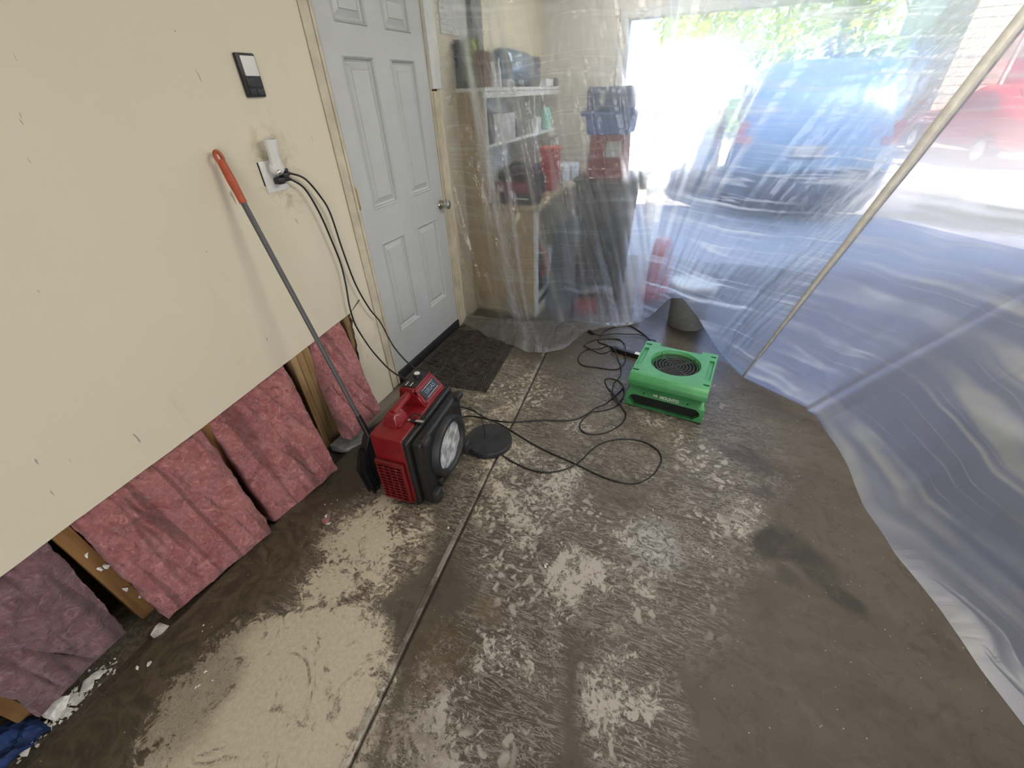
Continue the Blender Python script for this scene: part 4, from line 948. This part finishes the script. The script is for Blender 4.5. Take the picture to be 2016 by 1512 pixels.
thing('red_caddy', (-1.17, 3.625, .877), 'tall red plastic caddy standing on the bench', 'caddy', [('body', b, plain('red_caddy_plastic', (.50, .05, .06), .4)), ('rim', bb(-.08, .08, -.055, .055, .295, .31), M_CONE)])
solo('storage_tub', bb(-.13, .13, -.16, .16, 0, .16, bev=.012), M_DGREY, (-1.45, 3.72, .877), 'dark grey tub on the bench against the wall', 'tub')
solo('white_bin', bb(-.10, .10, -.10, .10, 0, .15, bev=.012), M_WSHELF, (-1.20, 3.87, .877), 'white bin on the bench past the red caddy', 'bin')
solo('grey_case', bb(-.12, .12, -.13, .13, 0, .12, bev=.012), M_GREYBOX, (-1.22, 4.18, .877), 'light grey case at the far part of the bench', 'case')
solo('timber_block', bb(-.05, .05, -.15, .15, 0, .06), M_TAN, (-1.15, 4.50, .877), 'pale timber block at the far end of the bench', 'wood block')
# beneath and beside the bench
b = NB(); ang = math.radians(62); hull(b, [(.0, -.006, 0), (0, .006, 0), (.22, -.006, 0), (.22, .006, 0), (.0, .19, .62), (0, .20, .62), (.22, .19, .78), (.22, .20, .78)])
solo('leaning_panel', b, plain('smoky_grey_panel', (.12, .15, .19), .25), (-1.04, 3.16, .002), 'smoky grey panel leaning upright beside the bench', 'panel')
b = NB(); tube(b, catmull([(0, 0, .02), (.02, -.01, .18), (-.01, 0, .34), (.04, .01, .42)], 5), .035, 10); tube(b, catmull([(.04, .01, .42), (.10, .0, .40), (.12, 0, .30), (.08, 0, .2)], 5), .018, 8)
solo('red_power_tool', b, M_MAROON, (-1.14, 3.10, .121), 'dark red power tool standing under the bench corner', 'power tool')
solo('black_tote', bb(-.20, .20, -.14, .14, 0, .26, bev=.02), M_BLACK, (-1.33, 3.32, .121), 'black tote on the lower shelf of the bench', 'tote')
solo('crimson_tin', (lambda b: (lathe(b, [(.10, 0), (.105, .06), (.08, .075)], 24), b)[1])(NB()), M_MAROON, (-.72, 3.26, .001), 'low dark red tin on the floor in front of the charcoal bin', 'tin')
# tall bin with crates on it
tbn = empty('wheeled_bin', (-.70, 3.70, 0), label='tall charcoal wheeled bin behind the film', cat='bin')
b = NB(); hull(b, [(-.20, -.17, .10), (.20, -.17, .10), (.20, .17, .10), (-.20, .17, .10), (-.225, -.21, .96), (.225, -.21, .96), (.225, .22, .96), (-.225, .22, .96)]); bmesh.ops.bevel(b, geom=list(b.edges), offset=.02, segments=2, affect='EDGES'); build('body', b, M_BIN, tbn, True)
b = NB(); box(b, -.235, .235, -.222, .232, .955, .985, .01); build('lid', b, M_BIN, tbn, True)
for x in (-.18, .18):
    b = NB(); lathe(b, [(.05, -.02), (.055, -.015), (.055, .015), (.05, .02)], 20, Matrix.Translation((x, .15, .055)) @ R90); build('wheel', b, M_BLACK, tbn, True)
    b = NB(); box(b, x - .025, x + .025, -.16, -.11, .001, .11, .004); build('foot', b, M_BIN, tbn, True)
cr1 = empty('red_crate', (-.70, 3.64, .986), label='dark red crate standing on the charcoal bin under the blue tote', cat='crate')
b = NB(); hull(b, [(-.14, -.14, 0), (.14, -.14, 0), (.14, .14, 0), (-.14, .14, 0), (-.125, -.13, .29), (.125, -.13, .29), (.125, .13, .29), (-.125, .13, .29)]); build('body', b, M_MAROON, cr1)
build('label_panel', bb(.0, .11, -.146, -.138, .15, .25, bev=.001), M_GREYBOX, cr1)
tt = empty('blue_tote', (-.70, 3.64, 1.278), label='blue plastic tote on top of the stack', cat='tote')
b = NB(); hull(b, [(-.15, -.14, 0), (.15, -.14, 0), (.15, .14, 0), (-.15, .14, 0), (-.165, -.155, .12), (.165, -.155, .12), (.165, .155, .12), (-.165, .155, .12)]); build('body', b, M_BLUEB, tt)
build('rim', bb(-.20, .18, -.175, .175, .115, .145), M_BLUEB, tt, True)
solo('blue_box', bb(-.15, .16, -.13, .13, 0, .14, bev=.01), plain('dusky_blue_box', (.18, .22, .36), .5), (-.72, 3.64, 1.424), 'dusky blue box crowning the stack beside the vehicle doorway', 'box')
build('label_tab', bb(-.05, -.02, -.133, -.129, .03, .12, bev=.001), M_LETTER, bpy.data.objects['blue_box'])
thing('traffic_marker', (-.205, 3.92, 0), 'orange-red traffic marker standing behind the film near the grey bucket', 'traffic marker', [('body', (lambda b: (lathe(b, [(.135, .03), (.13, .12), (.10, .30), (.075, .44), (.06, .46)], 26), b)[1])(NB()), M_CONE), ('base', bb(-.16, .16, -.16, .16, .001, .03, bev=.008), M_CONE)])
bk = empty('bucket', (.10, 3.245, 0), label='grey bucket with a milky lid standing behind the lifted hem of the film', cat='bucket')
b = NB(); lathe(b, [(.135, .001), (.150, .30), (.156, .305), (.156, .33), (.150, .335)], 40); build('body', b, M_BUCKET, bk, True)
b = NB(); lathe(b, [(.160, .325), (.165, .33), (.165, .352), (.150, .36), (.140, .352), (.01, .352)], 40); build('lid', b, M_LID, bk, True)
b = NB(); tube(b, catmull([(-.158, 0, .31), (-.12, -.13, .30), (0, -.175, .27), (.12, -.13, .30), (.158, 0, .31)], 6), .003, 6); build('handle', b, M_STEEL, bk, True)

# ------------------------------------------------------------------ outside
bm = NB(); v = [bm.verts.new(p) for p in ((-3, 4.80, -.004), (9, 4.80, -.004), (9, 24, -.25), (-3, 24, -.25))]; bm.faces.new(v)
tag(build('driveway', bm, M_ASPH), 'pale concrete driveway outside the vehicle doorway', 'driveway', kind='structure')
bm = NB(); bmesh.ops.create_grid(bm, x_segments=2, y_segments=2, size=40)
for v in bm.verts: v.co += Vector((5, 40, -.30))
tag(build('lawn', bm, M_GRASS), 'grass beyond the driveway', 'lawn', kind='structure')

def car(name, label, W, Ln, st, paint, loc, rz, wins, wheel_r=.33, group=None):
    """st: stations along length: (y, zbottom, zbelt, zroof, roof half-width factor, body half width factor). Rear at y=0."""
    e = empty(name, loc, rz, label, 'car' if 'van' not in label else 'van')
    bm = NB(); rings = []
    for (y, zb, zt, zr, rw, bw) in st:
        h = W / 2 * bw; r = W / 2 * rw; zm = (zb + zt) / 2
        half = [(h * .86, zb), (h * .97, zb + .10), (h, zm), (h * .975, zt), (r + (h * .975 - r) * .45, zt + (zr - zt) * .5), (r, zr - (zr - zt) * .12), (r * .86, zr - (zr - zt) * .02), (r * .4, zr)]
        ring = [bm.verts.new((x, y, z)) for x, z in half] + [bm.verts.new((-x, y, z)) for x, z in half[::-1]]
        rings.append(ring)
    n = len(rings[0])
    for a, b in zip(rings, rings[1:]):
        for i in range(n): bm.faces.new((a[i], a[(i + 1) % n], b[(i + 1) % n], b[i]))
    bm.faces.new(rings[0]); bm.faces.new(rings[-1])
    build('body', bm, paint, e, True, sharp=50)
    for nm, pts, mat in wins:
        b = NB(); hull(b, pts); build(nm, b, mat, e)
    for (sx, y) in ((-1, .85), (1, .85), (-1, Ln - .85), (1, Ln - .85)):
        b = NB(); lathe(b, [(wheel_r * .6, -.11), (wheel_r, -.09), (wheel_r, .09), (wheel_r * .6, .11)], 28, Matrix.Translation((sx * (W / 2 - .08), y, wheel_r)) @ R90)
        wv_ = build('wheel', b, M_TYRE, e, True); b = NB(); lathe(b, [(wheel_r * .58, -.12), (wheel_r * .2, -.125), (wheel_r * .2, .125), (wheel_r * .58, .12)], 20, Matrix.Translation((sx * (W / 2 - .08), y, wheel_r)) @ R90); build('hub', b, M_STEEL, wv_, True)
    return e
def sl(x0, x1, pts, t=.02):
    """slab across x0..x1 through (y,z) points"""
    return [(x, y + d, z) for x in (x0, x1) for (y, z) in pts for d in (-t, t)]
W = 1.86
car('suv', 'slate blue SUV parked just outside, seen through the film', W, 4.6, [(0, .26, .98, 1.06, .80, .90), (.06, .22, 1.02, 1.45, .80, .97), (.30, .20, 1.04, 1.74, .78, 1), (.9, .20, 1.05, 1.80, .80, 1), (2.2, .20, 1.04, 1.78, .80, 1), (2.9, .20, 1.02, 1.45, .78, 1), (3.3, .30, 1.0, 1.06, .80, 1), (4.4, .34, .86, .92, .78, .93), (4.6, .42, .72, .76, .70, .85)], M_CARBLUE, (1.20, 7.0, -.03), math.radians(-3),
    [('rear_window', sl(-.62, .62, [(.05, 1.12), (.06, 1.18), (.20, 1.58)], .03), M_CARGLASS), ('tail_light', sl(-.88, -.70, [(.02, .92), (.05, 1.16)], .03), M_TAIL), ('tail_light', sl(.70, .88, [(.02, .92), (.05, 1.16)], .03), M_TAIL),
     ('bumper', sl(-.80, .80, [(-.02, .28), (-.02, .56)], .05), M_DGREY), ('licence_plate', sl(-.16, .16, [(-.03, .78), (-.03, .90)], .012), M_DGREY),
     ('side_window', sl(-.935, -.82, [(.7, 1.12), (2.5, 1.12), (.8, 1.55), (2.3, 1.55)], .0), M_CARGLASS), ('side_window', sl(.82, .935, [(.7, 1.12), (2.5, 1.12), (.8, 1.55), (2.3, 1.55)], .0), M_CARGLASS)], .36)
WV = 1.95
car('van', 'white van added to give the sun glare beyond the plastic film', WV, 5.0, [(0, .40, 1.1, 1.98, .86, .95), (.08, .34, 1.15, 2.08, .88, 1), (1.5, .32, 1.15, 2.10, .88, 1), (3.6, .32, 1.15, 2.06, .86, 1), (4.2, .32, 1.1, 1.40, .82, 1), (4.9, .36, .9, 1.0, .78, .92), (5.0, .4, .8, .9, .7, .85)], M_CARWHITE, (-.78, 8.6, -.05), math.radians(2),  # van added so its sunlit white body makes the blown-out glare
    [('rear_door', sl(-.80, -.01, [(-.01, .62), (.06, 1.80)], .02), M_CARWHITE), ('rear_door', sl(.01, .80, [(-.01, .62), (.06, 1.80)], .02), M_CARWHITE), ('tail_light', sl(-.93, -.82, [(-.01, .9), (-.01, 1.3)], .02), M_TAIL), ('tail_light', sl(.82, .93, [(-.01, .9), (-.01, 1.3)], .02), M_TAIL), ('bumper', sl(-.85, .85, [(-.04, .42), (-.04, .58)], .05), M_CARWHITE)], .34)
car('red_car', 'red car parked at the right beyond the film', 1.8, 4.4, [(0, .45, .85, .92, .74, .85), (.15, .35, .95, 1.0, .74, .96), (.8, .30, .98, 1.05, .76, 1), (1.3, .28, .96, 1.40, .70, 1), (2.3, .28, .95, 1.43, .70, 1), (3.0, .28, .93, 1.02, .74, 1), (4.2, .33, .78, .84, .74, .93), (4.4, .42, .66, .70, .66, .82)], M_CARRED, (6.3, 12.2, -.10), math.radians(8),
    [('rear_window', sl(-.55, .55, [(.85, 1.10), (1.25, 1.36)], .05), M_CARGLASS), ('tail_light', sl(-.84, -.55, [(.02, .72), (.10, .90)], .04), M_TAIL), ('tail_light', sl(.55, .84, [(.02, .72), (.10, .90)], .04), M_TAIL),
     ('side_window', sl(-.90, -.80, [(1.1, 1.02), (2.8, 1.02), (1.4, 1.32), (2.3, 1.32)], 0), M_CARGLASS)], .32)
# neighbouring house with siding
hs_ = empty('neighbour_house', (9.8, 17.5, 0), label='beige house with lap siding far right across the driveway', cat='house')
bm = NB()
for k in range(26): box(bm, -4.2, 4.2, -.03 + 0.0, .0, -.3 + k * .2, -.3 + k * .2 + .185)
box(bm, -4.18, 4.18, 0, 6, -.3, 4.9); build('wall', bm, M_SIDING, hs_)
bm = NB(); hull(bm, [(-4.6, -.5, 4.9), (4.6, -.5, 4.9), (-4.6, 6.5, 4.9), (4.6, 6.5, 4.9), (-4.6, 3, 6.8), (4.6, 3, 6.8)]); build('roof', bm, M_KRAFT, hs_)
for x in (-2.4, 1.6):
    bm = NB(); box(bm, x - .6, x + .6, -.08, -.02, 1.2, 2.4, .01); f = build('window', bm, M_WSHELF, hs_); bm = NB(); box(bm, x - .52, x + .52, -.10, -.07, 1.28, 2.32); build('pane', bm, M_CARGLASS, f)
# trees beyond the driveway
def tree(x, y, h, r, mat, label, seed, nleaf=1500, name='tree'):
    random.seed(seed); e = empty(name, (x, y, -.30), label=label, cat='tree', group='trees beyond the driveway')
    bm = NB(); tube(bm, catmull([(0, 0, 0), (.08, .05, h * .3), (-.05, 0, h * .6), (.05, 0, h * .85)], 4), [.20 - .012 * i for i in range(13)], 10)
    for k in range(6):
        a = random.uniform(0, 6.28); z0 = h * random.uniform(.3, .6); tube(bm, [(0, 0, z0), (math.cos(a) * r * .5, math.sin(a) * r * .5, z0 + h * .18)], [.07, .03], 6)
    build('trunk', bm, M_TRUNK, e, True)
    bm = NB(); blobs = [(Vector((random.uniform(-.6, .6) * r, random.uniform(-.6, .6) * r, h * random.uniform(.25, .92))), r * random.uniform(.35, .6)) for _ in range(12)]
    for k in range(nleaf):
        c, rr = random.choice(blobs); d = Vector((random.gauss(0, 1), random.gauss(0, 1), random.gauss(0, 1))).normalized() * rr * random.uniform(.6, 1.05)
        p = c + d; s = random.uniform(.09, .20); n1 = Vector((random.gauss(0, 1), random.gauss(0, 1), random.gauss(0, 1))).normalized(); n2 = n1.orthogonal().normalized(); n3 = n1.cross(n2)
        bm.faces.new([bm.verts.new(p + n2 * s * a + n3 * s * b * .6) for a, b in ((-1, 0), (0, -1), (1, 0), (0, 1))])
    build('foliage', bm, mat, e)
tree(-5.2, 16, 6.0, 1.9, M_LEAF1, 'sunlit yellow-green tree at the left edge of the doorway view', 1)
tree(-.8, 19.5, 7.0, 2.0, M_LEAF1, 'bright leafy tree directly behind the white van', 2)
tree(3.0, 18, 6.5, 1.8, M_LEAF2, 'green tree behind and left of the blue SUV', 3)
tree(8.2, 33, 12.0, 3.2, M_LEAF1, 'yellow-green tree above the blue SUV', 4)
tree(-11, 23, 7.5, 2.3, M_LEAF2, 'green tree furthest left outside', 5)
tree(2.2, 27, 9.0, 2.6, M_LEAF1, 'tall pale tree far back in the middle of the doorway view', 7)

# ------------------------------------------------------------------ plastic containment film
def lerp_curve(pts, s):
    n = len(pts) - 1; f = min(max(s, 0), 1) * n; i = min(int(f), n - 1); t = f - i
    return Vector(pts[i]) * (1 - t) + Vector(pts[i + 1]) * t
def smooth_curve(pts, s, k=.012):
    return (lerp_curve(pts, s - k) + lerp_curve(pts, s) * 2 + lerp_curve(pts, s + k)) / 4
def film(name, mat, Bp, Tp, ns, nt, disp, milk, skirt=None, nk=10, crink=lambda s, t: 0.0):
    bm = NB(); uvl = bm.loops.layers.uv.new('UV'); grid = []; U = []; mk = []; ckl = []
    acc = 0; prev = None; ul = []
    for i in range(ns + 1):
        s = i / ns; p = (smooth_curve(Bp, s) + smooth_curve(Tp, s)) / 2
        if prev is not None: acc += (p - prev).length
        prev = p; ul.append(acc)
    tl = []
    if skirt: tl += [-(nk - k) / nk for k in range(nk)]
    tl += [(k / nt) for k in range(nt + 1)]
    for t in tl:
        row = []; ur = []; mr = []
        for i in range(ns + 1):
            s = i / ns; b = smooth_curve(Bp, s); T = smooth_curve(Tp, s)
            if t < 0:
                q = smooth_curve(skirt, s); k = -t
                p = b * (1 - k) + q * k
                ext = min(1, (q - b).length * 6)
                w = noise.noise(Vector((p.x * 9, p.y * 9, 2))) ; w2 = noise.noise(Vector((p.x * 30, p.y * 24, 5)))
                p = Vector((p.x, p.y, max(.003, .003 + b.z * (1 - k)) + ext * max(0, .016 + .020 * w + .008 * w2) * (1 if k < .99 else .4)))
                v_ = -(q - b).length * k
            else:
                p = b * (1 - t) + T * t
                hor = (smooth_curve(Bp, s + .01) - smooth_curve(Bp, s - .01)); hor.z = 0
                nrm = Vector((hor.y, -hor.x, 0)); nrm = nrm.normalized() if nrm.length > 1e-6 else Vector((0, -1, 0))
                p = p + disp(s, t, p, nrm, ul[i])
                if p.z < .003: p.z = .003
                v_ = b.z * (1 - t) + T.z * t
            row.append(bm.verts.new(p)); ur.append((ul[i], v_)); mr.append(milk(s, t)); ckl.append(crink(s, t))
        grid.append(row); U.append(ur); mk.append(mr)
    for j in range(len(grid) - 1):
        for i in range(ns):
            f = bm.faces.new((grid[j][i], grid[j][i + 1], grid[j + 1][i + 1], grid[j + 1][i])); f.smooth = True
            for l, (a, b) in zip(f.loops, ((j, i), (j, i + 1), (j + 1, i + 1), (j + 1, i))): l[uvl].uv = U[a][b]
    me = bpy.data.meshes.new(name); bm.to_mesh(me); bm.free(); me.materials.append(mat)
    at = me.attributes.new('milk', 'FLOAT', 'POINT'); flat = [m for r in mk for m in r]
    at.data.foreach_set('value', flat)
    a2 = me.attributes.new('crinkle', 'FLOAT', 'POINT'); a2.data.foreach_set('value', ckl)
    o = bpy.data.objects.new(name, me); COL.objects.link(o); return o
def gs(x, c, w): return math.exp(-((x - c) / w) ** 2)
ZT = 2.56
# left curtain: wall to the stack
LB = [(-1.622, 2.80, .003), (-1.45, 2.83, .003), (-1.30, 2.86, .003), (-1.14, 2.89, .003), (-1.0, 2.93, .003), (-.82, 2.97, .003), (-.67, 2.98, .003), (-.50, 3.02, .003), (-.36, 3.09, .003), (-.24, 3.14, .003)]
LT = [(-1.615, 2.79, ZT), (-1.46, 2.80, ZT), (-1.32, 2.81, ZT), (-1.18, 2.82, ZT), (-1.04, 2.83, ZT), (-.90, 2.84, ZT), (-.76, 2.85, ZT), (-.62, 2.86, ZT), (-.46, 2.87, ZT), (-.30, 2.88, ZT)]
LS = [(-1.60, 2.66, .003), (-1.43, 2.60, .003), (-1.30, 2.52, .003), (-1.08, 2.46, .003), (-.92, 2.408, .003), (-.80, 2.44, .003), (-.69, 2.53, .003), (-.62, 2.83, .003), (-.46, 2.97, .003), (-.30, 3.06, .003)]
def dispL(s, t, p, n, u):
    q = u + t * .55                       # folds slant down to the right
    a = .040 * (1 - t) ** 1.1 + .016
    r1 = 1 - 2 * abs(noise.noise(Vector((q * 4.2, t * .6, 3)))) ; r2 = 1 - 2 * abs(noise.noise(Vector((q * 11, t * 1.1, 8))))
    d = a * (r1 * .9 + r2 * .45) + .006 * noise.noise(Vector((u * 9, t * 14, 1))) + .003 * noise.noise(Vector((u * 30, t * 45, 1)))
    d *= min(1, t * 12 + .12) * min(1, (1 - t) * 8 + .2)
    return n * d
fa = film('plastic_curtain', M_FILMA, LB, LT, 240, 150, dispL, lambda s, t: gs(s, .30 - .20 * t - .08 * t * t, .022) * .75 + gs(s, .36 - .16 * t, .010) * .7 + gs(s, .55 - .35 * t, .014) * .6 + gs(s, .20 - .10 * t, .012) * .3 + gs(s, .72 - .30 * t, .012) * .35 * (1 - t) + .22 * min(1, max(0, s * 1.6 - .25)) * (.35 + .65 * t) + .25 * max(0, s - .8) * 5 + (.45 if t < 0 else 0) + .2 * gs(t, 0, .05), LS, 12, crink=lambda s, t: min(1, .7 * gs(s, .30 - .22 * t, .09) * (1 - max(t, 0)) + .6 * gs(s, .80 - .35 * t, .14) * max(0, .75 - t) * (t >= 0) + (.25 if t < 0 else 0)))  # slanted milk streaks also paint in glossy fold highlights
tag(fa, 'clear plastic film curtain over the workbench, its hem puddled on the mat and floor', 'plastic film')
# middle sheet: stack to the long seam
MB = [(-.30, 3.10, .003), (-.22, 3.13, .02), (-.14, 3.06, .14), (-.05, 2.99, .30), (.036, 2.95, .33), (.165, 2.90, .22), (.276, 2.85, .096), (.36, 2.80, .02), (.425, 2.70, .003), (.49, 2.581, .003)]
ST = Vector((1.384, 3.05, ZT))
MT = [(-.36, 2.89, ZT), (-.18, 2.90, ZT), (.0, 2.91, ZT), (.2, 2.92, ZT), (.4, 2.93, ZT), (.6, 2.95, ZT), (.8, 2.97, ZT), (1.0, 2.99, ZT), (1.2, 3.02, ZT), tuple(ST)]
def dispM(s, t, p, n, u):
    q = u * (1 + .8 * (1 - t)) - t * .25
    a = .013 * (1 - t) ** 1.5 + .004
    r1 = 1 - 2 * abs(noise.noise(Vector((q * 4, t * .5, 13)))); r2 = 1 - 2 * abs(noise.noise(Vector((q * 10, t * .9, 18))))
    d = a * (r1 * .8 + r2 * .5) + .010 * noise.noise(Vector((u * 1.2, t * 9, 1))) + .003 * noise.noise(Vector((u * 3, t * 40, 6)))
    d += .004 * noise.noise(Vector((u * 34 + t * 20, t * 12, 4))) * gs(s, .85, .2)
    e = min(1, t * 10 + .05) * min(1, (1 - t) * 8 + .2) * min(1, (1 - s) * 14)
    return n * d * e
fm_ = film('plastic_sheet', M_FILMM, MB, MT, 240, 170, dispM, lambda s, t: .30 * gs(t, 0, .25) * gs(s, 1, .45) + .25 * gs(s, .02, .03) + .30 * gs(s, .93, .10) + .2 * gs(s, .30 - .05 * t, .015) + .2 * gs(s, .42 - .2 * t, .012), crink=lambda s, t: min(1, gs(s, .90, .13) * max(0, min(1, (t - .10) * 6)) + .45 * gs(s, .22, .22) * max(0, .5 - t) * 1.6))
tag(fm_, 'clear plastic sheet across the vehicle doorway with a lifted hem before the grey bucket', 'plastic film')
# right sheet: seam towards the camera
NBp = [(.49, 2.581, .003), (.583, 2.515, .003), (.676, 2.454, .003), (.75, 2.405, .003), (.835, 2.35, .003), (.862, 2.25, .003), (.882, 2.15, .003), (.915, 2.03, .003), (.933, 1.91, .003), (.935, 1.78, .003), (.942, 1.652, .003), (.975, 1.54, .003), (.998, 1.43, .003), (1.04, 1.33, .003), (1.076, 1.234, .003), (1.10, 1.14, .003), (1.120, 1.05, .003), (1.169, .916, .003), (1.25, .70, .003), (1.33, .45, .003), (1.40, .10, .003)]
NT_ = [tuple(ST), (1.65, 2.92, ZT), (1.95, 2.76, ZT), (2.25, 2.55, ZT), (2.52, 2.27, ZT), (2.50, 2.15, ZT), (2.48, 2.02, ZT), (2.45, 1.85, ZT), (2.42, 1.68, ZT), (2.40, 1.50, ZT), (2.38, 1.33, ZT), (2.36, 1.16, ZT), (2.35, 1.0, ZT), (2.34, .85, ZT), (2.33, .7, ZT), (2.32, .5, ZT), (2.31, .3, ZT), (2.30, .05, ZT), (2.3, -.2, ZT), (2.3, -.5, ZT), (2.3, -.9, ZT)]
def dispN(s, t, p, n, u):
    n2 = Vector((n.x, n.y, 0))
    a = .020 * (1 - t) + .008
    r1 = 1 - 2 * abs(noise.noise(Vector((u * 2.2, t * .8, 23))))
    d = a * .6 * r1 + .006 * noise.noise(Vector((u * 1.0, t * 8, 31))) + .003 * noise.noise(Vector((u * 4, t * 36, 6)))
    d *= min(1, t * 10 + .05) * min(1, s * 14)
    # slack billow just above the floor on the near part
    bil = .16 * max(0, min(1, (s - .26) * 5)) * (math.exp(-t * 7) - math.exp(-t * 60))
    rid = .035 * gs(t, .13 + .25 * (s - .25), .018) * max(0, min(1, (s - .27) * 6)) + .03 * gs(s, .205, .012) * (1 - t)
    return n2 * (d + rid * .8) - n2 * bil
fb = film('plastic_sheet', M_FILMB, NBp, NT_, 300, 170, dispN, lambda s, t: .35 * gs(s, .205, .014) + .25 * max(0, min(1, (s - .22) * 8)) + .20 * gs(t, 0, .10) - .38 * max(0, t - .25) * (1 - s) ** 2 + .35 * gs(t, .13 + .25 * (s - .25), .012) * max(0, min(1, (s - .27) * 6)))
tag(fb, 'cloudy plastic sheet at the right, coming from the long seam towards the camera', 'plastic film')
# seam strip following the shared edge
bm = NB(); N = 90; A0 = Vector(MB[-1]); ra = []; rb_ = []; rc = []
for k in range(N + 1):
    t = k / N; p = A0 * (1 - t) + ST * t; w = .006 + .034 * min(1, t * 1.8); wob = .004 * noise.noise(Vector((t * 14, 2, 2)))
    ra.append(bm.verts.new(p + Vector((-w * .8, -.006, 0)) + Vector((wob, 0, 0)))); rb_.append(bm.verts.new(p + Vector((wob, -.016, 0)))); rc.append(bm.verts.new(p + Vector((w * .8, -.006, 0)) + Vector((wob, 0, 0))))
for k in range(N):
    bm.faces.new((ra[k], rb_[k], rb_[k + 1], ra[k + 1])); bm.faces.new((rb_[k], rc[k], rc[k + 1], rb_[k + 1]))
so = build('seam_strip', bm, M_TAPE, fb, True); so.matrix_parent_inverse = fb.matrix_world.inverted(); md = so.modifiers.new('s', 'SOLIDIFY'); md.thickness = .002
tag(so, 'grey-tan folded seam running up to the right')
